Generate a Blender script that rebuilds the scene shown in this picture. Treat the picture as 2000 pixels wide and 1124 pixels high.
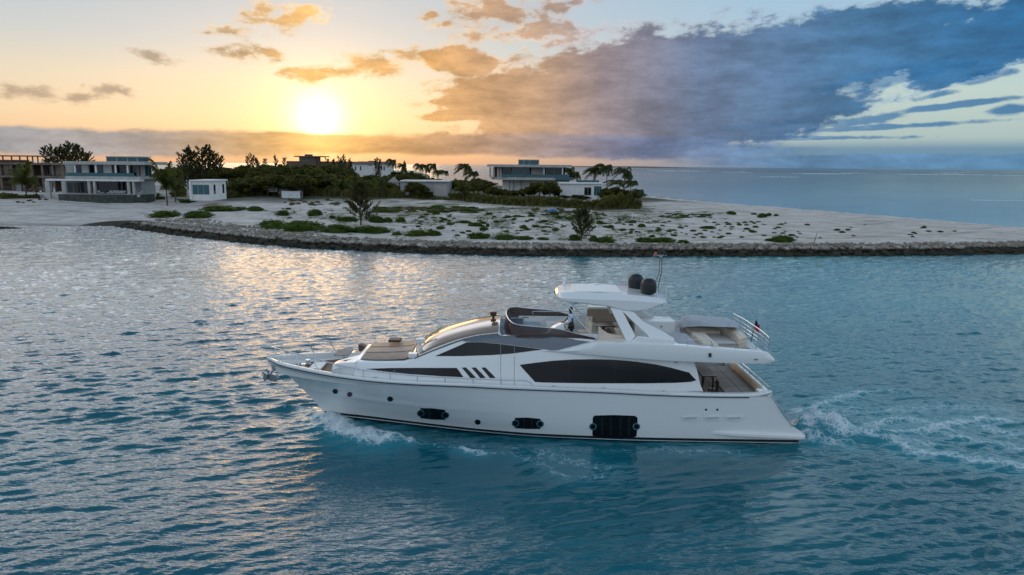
import bpy, bmesh, math, random
import numpy as np
from mathutils import Vector, Matrix, noise as mnoise
from mathutils.bvhtree import BVHTree
from mathutils.geometry import delaunay_2d_cdt

random.seed(7)
rng = np.random.default_rng(11)
R = math.radians
scene = bpy.context.scene
col = scene.collection
for o in list(bpy.data.objects):
    bpy.data.objects.remove(o)

# ------------------------------------------------------------------ camera
FPX, CAMH = 1400.0, 13.8                      # focal length in photo pixels (2000 wide), height of the drone
TH = math.atan((562 - 323.4) / FPX)
RO = R(0.53)
_X = Vector((1, 0, 0)); _U = Vector((0, math.sin(TH), math.cos(TH)))
FW = Vector((0, math.cos(TH), -math.sin(TH)))
CR = _X * math.cos(RO) + _U * math.sin(RO)
CU = -_X * math.sin(RO) + _U * math.cos(RO)
CAM = Vector((0, 0, CAMH))
cam = bpy.data.cameras.new('camera')
cam.sensor_width = 36.0
cam.lens = FPX / 2000 * 36
cam.clip_start = 0.5
cam.clip_end = 120000
camo = bpy.data.objects.new('camera', cam)
col.objects.link(camo)
M = Matrix((CR, CU, -FW)).transposed().to_4x4()
M.translation = CAM
camo.matrix_world = M
scene.camera = camo

def ray(px, py):
    return (FW + CR * ((px - 1000) / FPX) - CU * ((py - 562) / FPX)).normalized()
def at_z(px, py, z=0.0):
    d = ray(px, py); return CAM + d * ((z - CAMH) / d.z)
def at_y(px, py, y):
    d = ray(px, py); return CAM + d * (y / d.y)
def azel(px, py):
    d = ray(px, py); return math.degrees(math.atan2(d.x, d.y)), math.degrees(math.asin(d.z))

# ------------------------------------------------------------------ node helper
class NT:
    def __init__(s, tree): s.t = tree; s.n = tree.nodes; s.l = tree.links
    def set(s, sock, v):
        if v is None: return
        if hasattr(v, 'is_output') or isinstance(v, bpy.types.NodeSocket): s.l.new(v, sock)
        else:
            if isinstance(v, (tuple, list)) and len(v) == 3 and sock.type == 'RGBA': v = (*v, 1)
            sock.default_value = v
    def m(s, op, a, b=None, c=None, clamp=False):
        n = s.n.new('ShaderNodeMath'); n.operation = op; n.use_clamp = clamp
        for i, v in enumerate((a, b, c)): s.set(n.inputs[i], v)
        return n.outputs[0]
    def mix(s, f, a, b, mode='MIX'):
        n = s.n.new('ShaderNodeMix'); n.data_type = 'RGBA'; n.blend_type = mode; n.clamp_factor = True
        s.set(n.inputs[0], f); s.set(n.inputs[6], a); s.set(n.inputs[7], b)
        return n.outputs[2]
    def ss(s, v, a, b, lo=0.0, hi=1.0):
        n = s.n.new('ShaderNodeMapRange'); n.interpolation_type = 'SMOOTHSTEP'
        s.set(n.inputs[0], v); s.set(n.inputs[1], a); s.set(n.inputs[2], b); s.set(n.inputs[3], lo); s.set(n.inputs[4], hi)
        return n.outputs[0]
    def ramp(s, v, stops):
        n = s.n.new('ShaderNodeValToRGB'); e = n.color_ramp.elements
        while len(e) < len(stops): e.new(0.5)
        for i, (p, c) in enumerate(stops): e[i].position = p; e[i].color = (*c, 1)
        s.set(n.inputs[0], v); return n.outputs[0]
    def xyz(s, x, y, z):
        n = s.n.new('ShaderNodeCombineXYZ')
        for i, v in enumerate((x, y, z)): s.set(n.inputs[i], v)
        return n.outputs[0]
    def sep(s, v):
        n = s.n.new('ShaderNodeSeparateXYZ'); s.set(n.inputs[0], v); return n.outputs
    def noise(s, v, scale, detail=4, rough=0.55, dist=0.0):
        n = s.n.new('ShaderNodeTexNoise'); s.set(n.inputs['Vector'], v); s.set(n.inputs['Scale'], scale)
        n.inputs['Detail'].default_value = detail; n.inputs['Roughness'].default_value = rough
        n.inputs['Distortion'].default_value = dist; return n.outputs[0]
    def voro(s, v, scale, feature='F1', out=0):
        n = s.n.new('ShaderNodeTexVoronoi'); n.feature = feature; s.set(n.inputs['Vector'], v); s.set(n.inputs['Scale'], scale)
        return n.outputs[out]
    def bump(s, h, strength, dist, normal=None):
        n = s.n.new('ShaderNodeBump'); s.set(n.inputs['Height'], h); s.set(n.inputs['Strength'], strength)
        s.set(n.inputs['Distance'], dist)
        if normal is not None: s.set(n.inputs['Normal'], normal)
        return n.outputs[0]
    def tc(s, which='Object'):
        return s.n.new('ShaderNodeTexCoord').outputs[which]
    def attr(s, name):
        n = s.n.new('ShaderNodeAttribute'); n.attribute_name = name; return n.outputs['Fac']

# ------------------------------------------------------------------ world: evening sky with cloud banks
SUN_AZ, SUN_EL = azel(622, 232)
def build_world():
    w = bpy.data.worlds.new('World'); scene.world = w; w.use_nodes = True
    t = NT(w.node_tree); w.node_tree.nodes.clear()
    d = t.tc('Generated')
    x, y, z = t.sep(d)
    az = t.m('MULTIPLY', t.m('ARCTAN2', x, y), 180 / math.pi)
    el = t.m('MULTIPLY', t.m('ARCSINE', z), 180 / math.pi)
    ela = t.m('MAXIMUM', el, 0.0)
    pos = t.m('DIVIDE', ela, 90.0)
    def vr(stops): return t.ramp(t.m('POWER', pos, 0.5), [(math.sqrt(e / 90), c) for e, c in stops])
    warm = vr([(0, (.70, .42, .30)), (1.2, (.84, .55, .32)), (3.5, (.91, .71, .48)), (6.0, (.82, .73, .58)), (8.5, (.62, .67, .68)),
               (11, (.53, .62, .70)), (14, (.50, .60, .70)), (15.5, (1.9, 1.85, 1.9)), (20.5, (3.3, 3.2, 3.3)), (29, (1.3, 1.4, 1.55)), (36, (.26, .42, .58)), (90, (.12, .26, .40))])  # bright band above the frame is added to lift the water's sheen
    cool = vr([(0, (.10, .26, .42)), (1.4, (.17, .33, .46)), (2.1, (.44, .58, .58)), (5, (.56, .70, .66)), (8, (.50, .68, .74)),
               (11, (.40, .60, .78)), (14, (.34, .56, .78)), (18, (.72, .98, 1.15)), (24, (.85, 1.12, 1.28)), (34, (.16, .33, .48)), (90, (.12, .26, .40))])  # weaker, bluer share of the added bright band above the frame
    back = vr([(0, (.40, .50, .62)), (6, (.50, .59, .70)), (20, (.78, .94, 1.12)), (50, (.56, .70, .88)), (80, (.12, .26, .40)), (90, (.12, .26, .40))])
    clear = t.mix(t.ss(az, -7.0, 24.0), warm, cool)
    left_cool = t.ss(az, -45.0, -90.0)
    clear = t.mix(t.m('MULTIPLY', left_cool, 0.6), clear, back)
    clear = t.mix(t.ss(y, 0.35, -0.35), clear, back)
    # the physical sky, low sun, as a small share of the clear air
    sky = t.n.new('ShaderNodeTexSky'); sky.sky_type = 'NISHITA'; sky.sun_disc = False
    sky.sun_elevation = R(SUN_EL); sky.sun_rotation = R(SUN_AZ); sky.dust_density = 2.0
    skyc = t.mix(1.0, sky.outputs[0], (.10, .10, .10), 'MULTIPLY')
    clear = t.mix(0.12, clear, skyc)
    # sun glow
    sv = Vector((math.sin(R(SUN_AZ)) * math.cos(R(SUN_EL)), math.cos(R(SUN_AZ)) * math.cos(R(SUN_EL)), math.sin(R(SUN_EL))))
    dn = t.n.new('ShaderNodeVectorMath'); dn.operation = 'DOT_PRODUCT'
    t.l.new(d, dn.inputs[0]); dn.inputs[1].default_value = sv
    ang = t.m('MULTIPLY', t.m('ARCCOSINE', t.m('MINIMUM', dn.outputs['Value'], 1.0)), 180 / math.pi)
    def gauss(sig): return t.m('EXPONENT', t.m('MULTIPLY', t.m('POWER', t.m('DIVIDE', ang, sig), 2.0), -1.0))
    # clouds
    wv = t.xyz(t.m('MULTIPLY', az, .42), t.m('MULTIPLY', el, .80), 3.0)
    n1 = t.noise(wv, 1.0, 9, .62, .3)
    wv2 = t.xyz(t.m('MULTIPLY', t.m('SUBTRACT', az, t.m('MULTIPLY', el, .5)), .34), t.m('MULTIPLY', t.m('ADD', el, t.m('MULTIPLY', az, -.05)), .74), 9.0)
    n2 = t.noise(wv2, 1.0, 10, .64, .15)
    n3 = t.noise(t.xyz(t.m('MULTIPLY', az, .55), t.m('MULTIPLY', el, 1.1), 5.0), 1.0, 7, .6, .3)
    def blob(px, py, w_, h_, rot=0.0):
        a0, e0 = azel(px, py)
        aw = azel(px + w_, py)[0] - a0; eh = azel(px, py - h_)[1] - e0
        dx = t.m('SUBTRACT', az, a0); dy = t.m('SUBTRACT', el, e0)
        c, s_ = math.cos(R(rot)), math.sin(R(rot))
        u = t.m('DIVIDE', t.m('ADD', t.m('MULTIPLY', dx, c), t.m('MULTIPLY', dy, s_)), aw)
        v = t.m('DIVIDE', t.m('ADD', t.m('MULTIPLY', dx, -s_), t.m('MULTIPLY', dy, c)), eh)
        r2 = t.m('ADD', t.m('MULTIPLY', u, u), t.m('MULTIPLY', v, v))
        return t.m('SUBTRACT', 1.0, t.m('SQRT', r2))
    def union(bl):
        o = bl[0]
        for b in bl[1:]: o = t.m('SMOOTH_MAX', o, b, 0.25)
        return o
    bank = union([blob(1330, 165, 480, 125, 3), blob(1050, 200, 235, 80, 0), blob(900, 225, 90, 16, 3), blob(905, 122, 95, 32, -4),
                  blob(1640, 95, 380, 92, 7), blob(1900, 95, 230, 70, 18), blob(1985, 40, 130, 50, 25), blob(1230, 255, 430, 55, 1), blob(1490, 225, 240, 36, 5)])
    dens_bank = t.ss(t.m('ADD', bank, t.m('MULTIPLY', t.m('ADD', t.m('SUBTRACT', n2, .5), t.m('ADD', t.m('MULTIPLY', t.m('SUBTRACT', n1, .5), .7), t.m('MULTIPLY', t.m('SUBTRACT', n3, .5), .25))), 1.0)), -0.06, 0.26)
    band = union([blob(120, 277, 620, 34, -1.2), blob(640, 280, 500, 24, -1), blob(1150, 287, 560, 30, -1), blob(1750, 316, 700, 18, .5)])
    dens_band = t.ss(t.m('ADD', band, t.m('MULTIPLY', t.m('SUBTRACT', n2, .5), .7)), 0.05, 0.38)
    small = union([blob(60, 180, 120, 20, -8), blob(150, 192, 80, 14, 3), blob(215, 175, 52, 17, 2), blob(300, 112, 52, 15, -12), blob(495, 103, 85, 21, 4),
                   blob(520, 20, 78, 26, 8), blob(560, 40, 120, 30, 12), blob(440, 60, 80, 14, 8), blob(590, 148, 58, 22, 8), blob(735, 126, 110, 30, 5), blob(670, 138, 80, 16, 3), blob(800, 112, 70, 26, -3), blob(630, 150, 60, 14, 4), blob(975, 25, 160, 56, 8), blob(1080, 62, 160, 28, 0),
                   blob(1060, 52, 110, 24, 0), blob(1100, 10, 90, 20, 12), blob(870, 45, 50, 14, 20), blob(845, 30, 30, 12, 20)])
    dens_small = t.ss(t.m('ADD', small, t.m('MULTIPLY', t.m('ADD', t.m('SUBTRACT', n1, .5), t.m('MULTIPLY', t.m('SUBTRACT', n3, .5), .6)), 3.0)), -0.05, 0.9)
    streak = union([blob(1730, 152, 220, 26, 9), blob(1690, 236, 120, 13, 7), blob(1870, 205, 190, 10, 6), blob(1830, 186, 60, 10, 10), blob(1970, 215, 60, 16, 6),
                    blob(1700, 250, 330, 8, 2.5), blob(1925, 150, 80, 16, 10), blob(1490, 246, 120, 10, 5), blob(1560, 270, 330, 6, 0)])
    dens_str = t.ss(t.m('ADD', streak, t.m('MULTIPLY', t.m('SUBTRACT', n3, .5), 1.4)), 0.10, 0.55)
    high = t.m('MULTIPLY', t.ss(n1, .56, .74), t.m('MULTIPLY', t.ss(el, 12.5, 17.0), 0.75))     # scattered cloud above the frame and behind
    azn = t.m('DIVIDE', t.m('ADD', az, 40.0), 80.0)
    def A(a): return (a + 40) / 80
    dark = t.ramp(azn, [(A(-37), (.30, .33, .37)), (A(-27), (.37, .33, .31)), (A(-20), (.62, .37, .15)), (A(-15), (.95, .52, .13)), (A(-9), (.80, .42, .13)),
                        (A(-3), (.60, .34, .16)), (A(2), (.50, .31, .19)), (A(7), (.28, .225, .245)), (A(14), (.125, .18, .30)), (A(24), (.058, .165, .32)), (A(30), (.032, .145, .315)), (A(36), (.012, .115, .28))])
    lit = t.ramp(azn, [(A(-36), (.78, .60, .42)), (A(-20), (.90, .62, .32)), (A(-12), (1.0, .70, .30)), (A(-2), (.92, .58, .30)), (A(5), (.62, .50, .48)), (A(20), (.30, .42, .55)), (A(36), (.34, .48, .58))])
    shade = t.ss(t.noise(t.xyz(t.m('MULTIPLY', az, .12), t.m('MULTIPLY', el, .5), 1.0), 1.0, 6, .6, .2), .3, .7, .78, 1.30)
    tex = t.ss(t.noise(t.xyz(t.m('MULTIPLY', az, .55), t.m('MULTIPLY', el, 1.25), 7.0), 1.0, 10, .68, .25),   .28, .72, .86, 1.14)
    shade = t.m('MULTIPLY', shade, tex)
    def ccol(a, lo, hi): 
        c = t.mix(t.ss(a, lo, hi), lit, dark)
        return t.mix(1.0, c, shade, 'MULTIPLY')
    glow_core = gauss(1.75)
    glow_mid = gauss(4.2)
    glow_far = gauss(10.0)
    base = clear
    g = t.mix(1.0, t.mix(1.0, (1.0, .86, .60), glow_core, 'MULTIPLY'), (1.25, 1.25, 1.25), 'MULTIPLY')
    g2 = t.mix(1.0, (1.0, .64, .22), t.m('MULTIPLY', glow_mid, .34), 'MULTIPLY')
    g3 = t.mix(1.0, (.22, .10, .0), t.m('MULTIPLY', glow_far, .16), 'MULTIPLY')
    base = t.mix(1.0, t.mix(1.0, base, g3, 'ADD'), t.mix(1.0, g, g2, 'ADD'), 'ADD')
    c = t.mix(t.m('MULTIPLY', high, t.ss(y, .9, .2, .5, 1.0)), base, t.mix(.35, lit, (.55, .56, .62)))
    c = t.mix(t.m('MULTIPLY', dens_small, .86), c, t.mix(t.ss(az, -20.0, -29.0), ccol(dens_small, .45, 1.0), (.50, .36, .24)))
    c = t.mix(t.m('MULTIPLY', dens_str, .85), c, t.mix(1.0, dark, (1.35, 1.3, 1.25), 'MULTIPLY'))
    c = t.mix(t.m('MULTIPLY', dens_bank, .95), c, ccol(dens_bank, .25, 1.0))
    bdark = t.ramp(azn, [(A(-37), (.30, .33, .37)), (A(-27), (.36, .33, .32)), (A(-20), (.58, .36, .17)), (A(-15), (.90, .50, .14)), (A(-9), (.70, .39, .16)),
                        (A(-3), (.50, .31, .20)), (A(3), (.33, .26, .26)), (A(10), (.17, .21, .34)), (A(20), (.115, .22, .37)), (A(36), (.10, .23, .38))])
    bandc = t.mix(1.0, bdark, shade, 'MULTIPLY')
    c = t.mix(t.m('MULTIPLY', dens_band, .90), c, bandc)
    # light that leaks round the cloud edge in front of the sun
    c = t.mix(1.0, c, t.mix(1.0, (1.0, .62, .16), t.m('MULTIPLY', gauss(2.4), .34), 'MULTIPLY'), 'ADD')
    # below the horizon
    c = t.mix(t.ss(el, 0.0, -1.0), c, (.05, .16, .22))
    bg = t.n.new('ShaderNodeBackground'); t.l.new(c, bg.inputs[0]); bg.inputs[1].default_value = 1.0
    out = t.n.new('ShaderNodeOutputWorld'); t.l.new(bg.outputs[0], out.inputs[0])
    w.cycles.sampling_method = 'MANUAL'; w.cycles.sample_map_resolution = 2048
build_world()

sun = bpy.data.lights.new('sun', 'SUN'); sun.energy = 0.18; sun.angle = R(18); sun.color = (1.0, .62, .30)
suno = bpy.data.objects.new('sun', sun); col.objects.link(suno)
suno.rotation_euler = (R(90 - SUN_EL), 0, R(180 - SUN_AZ))
suno.location = (-120, 300, 60)

scene.view_settings.view_transform = 'Standard'
scene.view_settings.look = 'None'
scene.view_settings.exposure = 0.0
scene.view_settings.gamma = 1.0
scene.cycles.use_denoising = True
scene.cycles.max_bounces = 8
scene.cycles.transparent_max_bounces = 12
scene.cycles.sample_clamp_indirect = 6.0

# ------------------------------------------------------------------ building helpers
def pchip(x, xp, fp):
    x = np.asarray(x, float); xp = np.asarray(xp, float); fp = np.asarray(fp, float)
    h = np.diff(xp); dl = np.diff(fp) / h
    m = np.zeros(len(xp)); m[0] = dl[0]; m[-1] = dl[-1]
    for i in range(1, len(xp) - 1):
        if dl[i - 1] * dl[i] > 0:
            w1 = 2 * h[i] + h[i - 1]; w2 = h[i] + 2 * h[i - 1]
            m[i] = (w1 + w2) / (w1 / dl[i - 1] + w2 / dl[i])
    k = np.clip(np.searchsorted(xp, x) - 1, 0, len(xp) - 2)
    t = np.clip((x - xp[k]) / h[k], 0, 1)
    r = (2*t**3-3*t**2+1)*fp[k] + (t**3-2*t**2+t)*h[k]*m[k] + (-2*t**3+3*t**2)*fp[k+1] + (t**3-t**2)*h[k]*m[k+1]
    return float(r) if r.ndim == 0 else r

class MB:
    def __init__(s): s.v = []; s.f = []; s.mi = []
    def add(s, vs, fs, mi=0):
        k = len(s.v); s.v += [tuple(v) for v in vs]; s.f += [tuple(i + k for i in f) for f in fs]; s.mi += [mi] * len(fs); return s
    def box(s, x0, x1, y0, y1, z0, z1, mi=0):
        v = [(x, y, z) for z in (z0, z1) for y in (y0, y1) for x in (x0, x1)]
        return s.add(v, [(0, 2, 3, 1), (4, 5, 7, 6), (0, 1, 5, 4), (2, 6, 7, 3), (0, 4, 6, 2), (1, 3, 7, 5)], mi)
    def hexa(s, v8, mi=0):   # bottom 4 ccw, top 4 ccw
        return s.add(v8, [(3, 2, 1, 0), (4, 5, 6, 7), (0, 1, 5, 4), (1, 2, 6, 5), (2, 3, 7, 6), (3, 0, 4, 7)], mi)
    def loft(s, rings, closed=True, cap0=True, cap1=True, mi=0):
        n = len(rings[0]); vs = [p for r in rings for p in r]; fs = []
        m = n if closed else n - 1
        for i in range(len(rings) - 1):
            for j in range(m):
                k = (j + 1) % n
                fs.append((i*n + j, i*n + k, (i+1)*n + k, (i+1)*n + j))
        if cap0: fs.append(tuple(range(n - 1, -1, -1)))
        if cap1: fs.append(tuple((len(rings)-1)*n + j for j in range(n)))
        return s.add(vs, fs, mi)
    def tube(s, pts, r, n=8, mi=0, closed=False):
        pts = [Vector(p) for p in pts]; rings = []
        rr = r if isinstance(r, (list, tuple)) else [r] * len(pts)
        up = Vector((0, 0, 1))
        for i, p in enumerate(pts):
            a = pts[max(i - 1, 0)]; b = pts[min(i + 1, len(pts) - 1)]
            if closed: a = pts[i - 1]; b = pts[(i + 1) % len(pts)]
            t = (b - a).normalized()
            u = t.cross(up)
            if u.length < .05: u = t.cross(Vector((0, 1, 0)))
            u.normalize(); w = u.cross(t)
            rings.append([p + (u * math.cos(2*math.pi*j/n) + w * math.sin(2*math.pi*j/n)) * rr[i] for j in range(n)])
        if closed: rings.append(rings[0])
        return s.loft(rings, True, not closed, not closed, mi)
    def prism(s, poly, f0, f1, mi=0):   # poly of 2D, f0/f1 map a 2D point to 3D on the two sides
        n = len(poly)
        vs = [f0(p) for p in poly] + [f1(p) for p in poly]
        fs = [tuple(range(n)), tuple(range(2*n - 1, n - 1, -1))] + [(i, n + i, n + (i+1) % n, (i+1) % n) for i in range(n)]
        return s.add(vs, fs, mi)
    def lathe(s, prof, c=(0, 0, 0), n=20, mi=0):
        rings = [[(c[0] + r*math.cos(2*math.pi*j/n), c[1] + r*math.sin(2*math.pi*j/n), c[2] + z) for j in range(n)] for r, z in prof]
        return s.loft(rings, True, True, True, mi)
    def build(s, name, mats, parent=None, smooth=None, bevel=0, loc=None, seg=2):
        me = bpy.data.meshes.new(name); me.from_pydata(s.v, [], s.f); me.update()
        bm = bmesh.new(); bm.from_mesh(me)
        if len(me.vertices) < 60000: bmesh.ops.recalc_face_normals(bm, faces=bm.faces)
        if bevel:
            bmesh.ops.remove_doubles(bm, verts=bm.verts, dist=1e-5)
            bmesh.ops.bevel(bm, geom=[e for e in bm.edges if len(e.link_faces) == 2 and e.calc_face_angle(0) > .5], offset=bevel, segments=seg, affect='EDGES', profile=.5, clamp_overlap=True)
        bm.to_mesh(me); bm.free()
        mats = mats if isinstance(mats, (list, tuple)) else [mats]
        for m in mats: me.materials.append(m)
        if len(mats) > 1 and not bevel: me.polygons.foreach_set('material_index', s.mi)
        if smooth is not None: me.shade_smooth(); me.set_sharp_from_angle(angle=R(smooth))
        o = bpy.data.objects.new(name, me); col.objects.link(o)
        if parent is not None: o.parent = parent
        if loc is not None: o.location = loc
        return o

def tag(o, label=None, cat=None, group=None, kind=None):
    if label: o['label'] = label
    if cat: o['category'] = cat
    if group: o['group'] = group
    if kind: o['kind'] = kind
    return o
def empty(name, loc, label, cat, group=None, rz=0):
    o = bpy.data.objects.new(name, None); col.objects.link(o); o.location = loc; o.rotation_euler = (0, 0, rz)
    o.empty_display_size = .3
    return tag(o, label, cat, group)
def copy_tree(o, parent=None):
    c = o.copy(); col.objects.link(c); c.parent = parent
    for ch in o.children: copy_tree(ch, c)
    return c

# ------------------------------------------------------------------ materials
MATS = {}
def mat(name, base, rough=.5, metal=0.0, coat=0.0, spec=.5, vary=0.0, vscale=3.0, bump=0.0, bscale=20.0, alpha=1.0, trans=0.0, ior=1.45, coord='Object', sheen=0.0):
    m = bpy.data.materials.new(name); m.use_nodes = True; t = NT(m.node_tree)
    b = m.node_tree.nodes['Principled BSDF']
    b.inputs['Roughness'].default_value = rough; b.inputs['Metallic'].default_value = metal
    b.inputs['Coat Weight'].default_value = coat; b.inputs['Coat Roughness'].default_value = .06
    b.inputs['Specular IOR Level'].default_value = spec; b.inputs['IOR'].default_value = ior
    b.inputs['Alpha'].default_value = alpha; b.inputs['Transmission Weight'].default_value = trans
    c = t.tc(coord)
    if vary:
        n = t.noise(c, vscale, 6, .6)
        lo = tuple(max(0, v * (1 - vary)) for v in base); hi = tuple(v * (1 + vary) for v in base)
        t.l.new(t.mix(t.ss(n, .3, .7), lo, hi), b.inputs['Base Color'])
    else: b.inputs['Base Color'].default_value = (*base, 1)
    if bump:
        t.l.new(t.bump(t.noise(c, bscale, 6, .6), 1.0, bump), b.inputs['Normal'])
    MATS[name] = m
    return m
# ------------------------------------------------------------------ water
YC = 37.8                                      # world y of the yacht's centreline
def pxz(pts, z=0.0): return [tuple(at_z(a, b, z))[:2] for a, b in pts]
def seg_dist(px_, py_, poly):
    """distance to a polyline and the running fraction along it"""
    best = np.full(px_.shape, 1e9); fr = np.zeros(px_.shape)
    n = len(poly) - 1
    for i in range(n):
        ax, ay = poly[i]; bx, by = poly[i + 1]
        dx, dy = bx - ax, by - ay; L = dx*dx + dy*dy + 1e-9
        t = np.clip(((px_ - ax)*dx + (py_ - ay)*dy) / L, 0, 1)
        d = np.hypot(px_ - ax - t*dx, py_ - ay - t*dy)
        m = d < best; best[m] = d[m]; fr[m] = ((i + t) / n)[m]
    return best, fr
def in_poly(x, y, poly):
    r = np.zeros(x.shape, bool); n = len(poly); j = n - 1
    for i in range(n):
        xi, yi = poly[i]; xj, yj = poly[j]
        r ^= ((yi > y) != (yj > y)) & (x < (xj - xi)*(y - yi)/(yj - yi + 1e-12) + xi); j = i
    return r
def sstep(a, b, x):
    t = np.clip((x - a) / (b - a), 0, 1); return t*t*(3 - 2*t)
def build_water():
    ys = [14.0]
    while ys[-1] < 175: ys.append(ys[-1] + max(.07, .0042*ys[-1]))
    g = .02
    while ys[-1] < 70000: ys.append(ys[-1]*(1 + g)); g = min(.09, g*1.03)
    ys = np.array([-4000, -900, -250, -80, -30, -10, 0, 6, 10, 12] + ys)
    rs = np.concatenate([np.linspace(-6, -.82, 22), np.linspace(-.76, .76, 860), np.linspace(.82, 6, 22)])
    span = np.maximum(ys + 22, 36); span[ys < 10] = 36 + (10 - ys[ys < 10])*1.0
    Yg, Rg = np.meshgrid(ys, rs, indexing='ij')
    Xg = Rg*span[:, None]
    dy = np.gradient(ys)
    cell = np.maximum(np.abs(dy)[:, None]*.55, (np.abs(np.gradient(rs))[None, :]*span[:, None]))
    r2 = np.random.default_rng(5)
    Z = np.zeros_like(Xg); DX = np.zeros_like(Xg); DY = np.zeros_like(Xg)
    # lee of the hull: the short chop is flattened beside and just ahead of the passing yacht
    lee = np.exp(-(np.maximum(np.abs(Xg - 2.5) - 8, 0)/3.5)**2)*np.exp(-(np.maximum(np.abs(Yg - 29.5) - 4.5, 0)/2.5)**2)
    big = np.random.default_rng(8)
    gust = np.zeros_like(Xg)
    for k in range(9):
        lam = big.uniform(14, 60); th = big.uniform(0, 6.28); ph = big.uniform(0, 6.28)
        gust += np.sin((Xg*math.cos(th) + Yg*math.sin(th))*6.283/lam + ph)
    gust = 1 + .13*gust/1.5
    nw = 84
    lams = np.exp(np.linspace(math.log(.36), math.log(10.0), nw))
    for k in range(nw):
        lam = lams[k]*r2.uniform(.94, 1.06)
        th = math.atan2(-.92, .38) + r2.normal(0, .24 if k % 5 else .9)
        s = .0100*(1.0 if lam < 1.1 else (1.1/lam)**1.8)*(.6 if k % 5 == 0 else 1)
        a = s*lam*r2.uniform(.6, 1.4)
        att = np.clip((lam/cell - 2.2)/2.5, 0, 1)
        if lam < 3.5: att = att*(1 - .72*lee)*np.clip(gust, .5, 1.5)
        ph = (Xg*math.cos(th) + Yg*math.sin(th))*6.283/lam + r2.uniform(0, 6.283)
        A = a*att
        Z += A*np.sin(ph); c = A*np.cos(ph)*.85
        DX += c*math.cos(th); DY += c*math.sin(th)
    # wake: foam and relief
    foam = np.zeros_like(Xg); aer = np.zeros_like(Xg)
    sel = (Yg > 20) & (Yg < 75) & (np.abs(Xg) < 60)
    sx, sy = Xg[sel], Yg[sel]
    f = np.zeros(sx.shape); ae = np.zeros(sx.shape); zz = np.zeros(sx.shape)
    rn = np.array([mnoise.noise((a*.55, b*.8, 0)) for a, b in zip(sx[::1], sy[::1])]) if sx.size < 400000 else np.zeros(sx.shape)
    def line(pts, w, inten, h=0.0, aw=None, fade=0.0):
        nonlocal f, ae, zz
        d, fr = seg_dist(sx, sy, pxz(pts))
        w = w*1.35; inten = inten*.86; w_ = w*(1 + .7*rn)
        g = np.exp(-(d/np.maximum(w_, .05))**2)*inten*(1 - fade*fr)
        f = np.maximum(f, g); zz += h*np.exp(-(d/(w*1.3))**2)*(1 - fade*fr)
        ae = np.maximum(ae, np.exp(-(d/(aw or 2.2*w))**2)*min(inten, 1.0)*.85*(1 - fade*fr))
    # bow wave curling off the stem, then along the near side
    line([(641, 816), (652, 830), (676, 846), (712, 856), (745, 862)], .62, 1.4, .26)
    line([(660, 820), (690, 840), (730, 853), (800, 862)], .35, 1.0, .10)
    line([(745, 862), (800, 868), (850, 870), (900, 878), (918, 884), (960, 886), (1000, 888)], .25, .42, .03)
    line([(900, 876), (915, 883), (940, 887)], .26, .95, .04)
    line([(1000, 888), (1050, 902), (1090, 928), (1120, 936), (1180, 932)], .25, .46, .02)
    line([(860, 866), (1000, 876), (1150, 880), (1300, 884), (1400, 882)], .3, .40)
    line([(1060, 885), (1130, 905), (1180, 915)], .6, .52)
    line([(1290, 876), (1340, 884), (1390, 878), (1440, 884)], .3, .52)
    # far side bow wave
    line([(640, 806), (600, 800), (560, 797)], .3, .5, .05)
    # stern wash
    line([(1578, 838), (1600, 834), (1622, 842), (1640, 850)], .55, 1.3, .5, 1.6)
    line([(1570, 852), (1600, 862), (1640, 868)], .5, .85, .05, 1.3)
    line([(1625, 838), (1680, 846), (1740, 862), (1790, 884), (1850, 892), (1905, 902), (1945, 902), (1995, 915)], .42, 1.0, .14, 1.5, .15)
    line([(1640, 842), (1700, 850), (1760, 862), (1820, 868)], .4, .72, .05, 1.2)
    line([(1700, 834), (1740, 820), (1790, 822), (1840, 834), (1870, 856)], .36, .88, .06, 1.0)
    line([(1700, 836), (1740, 848), (1800, 842), (1850, 830), (1910, 820), (1960, 822)], .36, .92, .08, 1.1)
    line([(1860, 850), (1910, 862), (1960, 872), (2000, 880)], .4, .8, .05, 1.0)
    line([(1560, 806), (1600, 795), (1640, 780), (1678, 770)], .35, .80, .12, 1.0)
    line([(1676, 770), (1720, 764), (1770, 766)], .3, .5, .10, .8)
    line([(1600, 806), (1660, 800), (1720, 806), (1780, 800), (1860, 795), (1940, 800)], .7, .55, .04, 1.5)
    line([(1930, 835), (1960, 846), (2000, 852)], .4, .8, .03, 1.0)
    line([(1600, 815), (1700, 822), (1850, 845), (2000, 860), (2200, 890)], 2.2, .34, 0, 4.0)
    zz += .28*np.exp(-(seg_dist(sx, sy, pxz([(1585, 842), (1625, 842)]))[0]/.75)**2)
    rock = np.array([mnoise.noise((a*1.3, b*1.7, 4)) + .5*mnoise.noise((a*3.1, b*3.9, 2)) for a, b in zip(sx, sy)]) if sx.size < 400000 else 0
    zz *= (1 + .55*rock); zz += .10*f*rock
    foam[sel] = np.clip(f, 0, 1.4); aer[sel] = np.clip(ae, 0, 1); Z[sel] += zz
    # surf along the outer beach and the reef line far out
    def surf(pts, w, inten):
        ww = pxz(pts); xs_ = [p[0] for p in ww]; y_ = [p[1] for p in ww]
        s2 = (Yg > min(y_) - 30) & (Yg < max(y_) + 30) & (Xg > min(xs_) - 30) & (Xg < max(xs_) + 30)
        if not s2.any(): return
        d, fr = seg_dist(Xg[s2], Yg[s2], ww)
        foam[s2] = np.maximum(foam[s2], np.exp(-(d/w)**2)*inten)
    surf([(1262, 384), (1400, 397), (1600, 412), (1800, 429), (2000, 446), (2080, 452)], 2.2, .95)
    surf([(1420, 403), (1500, 409), (1560, 412)], 1.5, .8)
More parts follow.
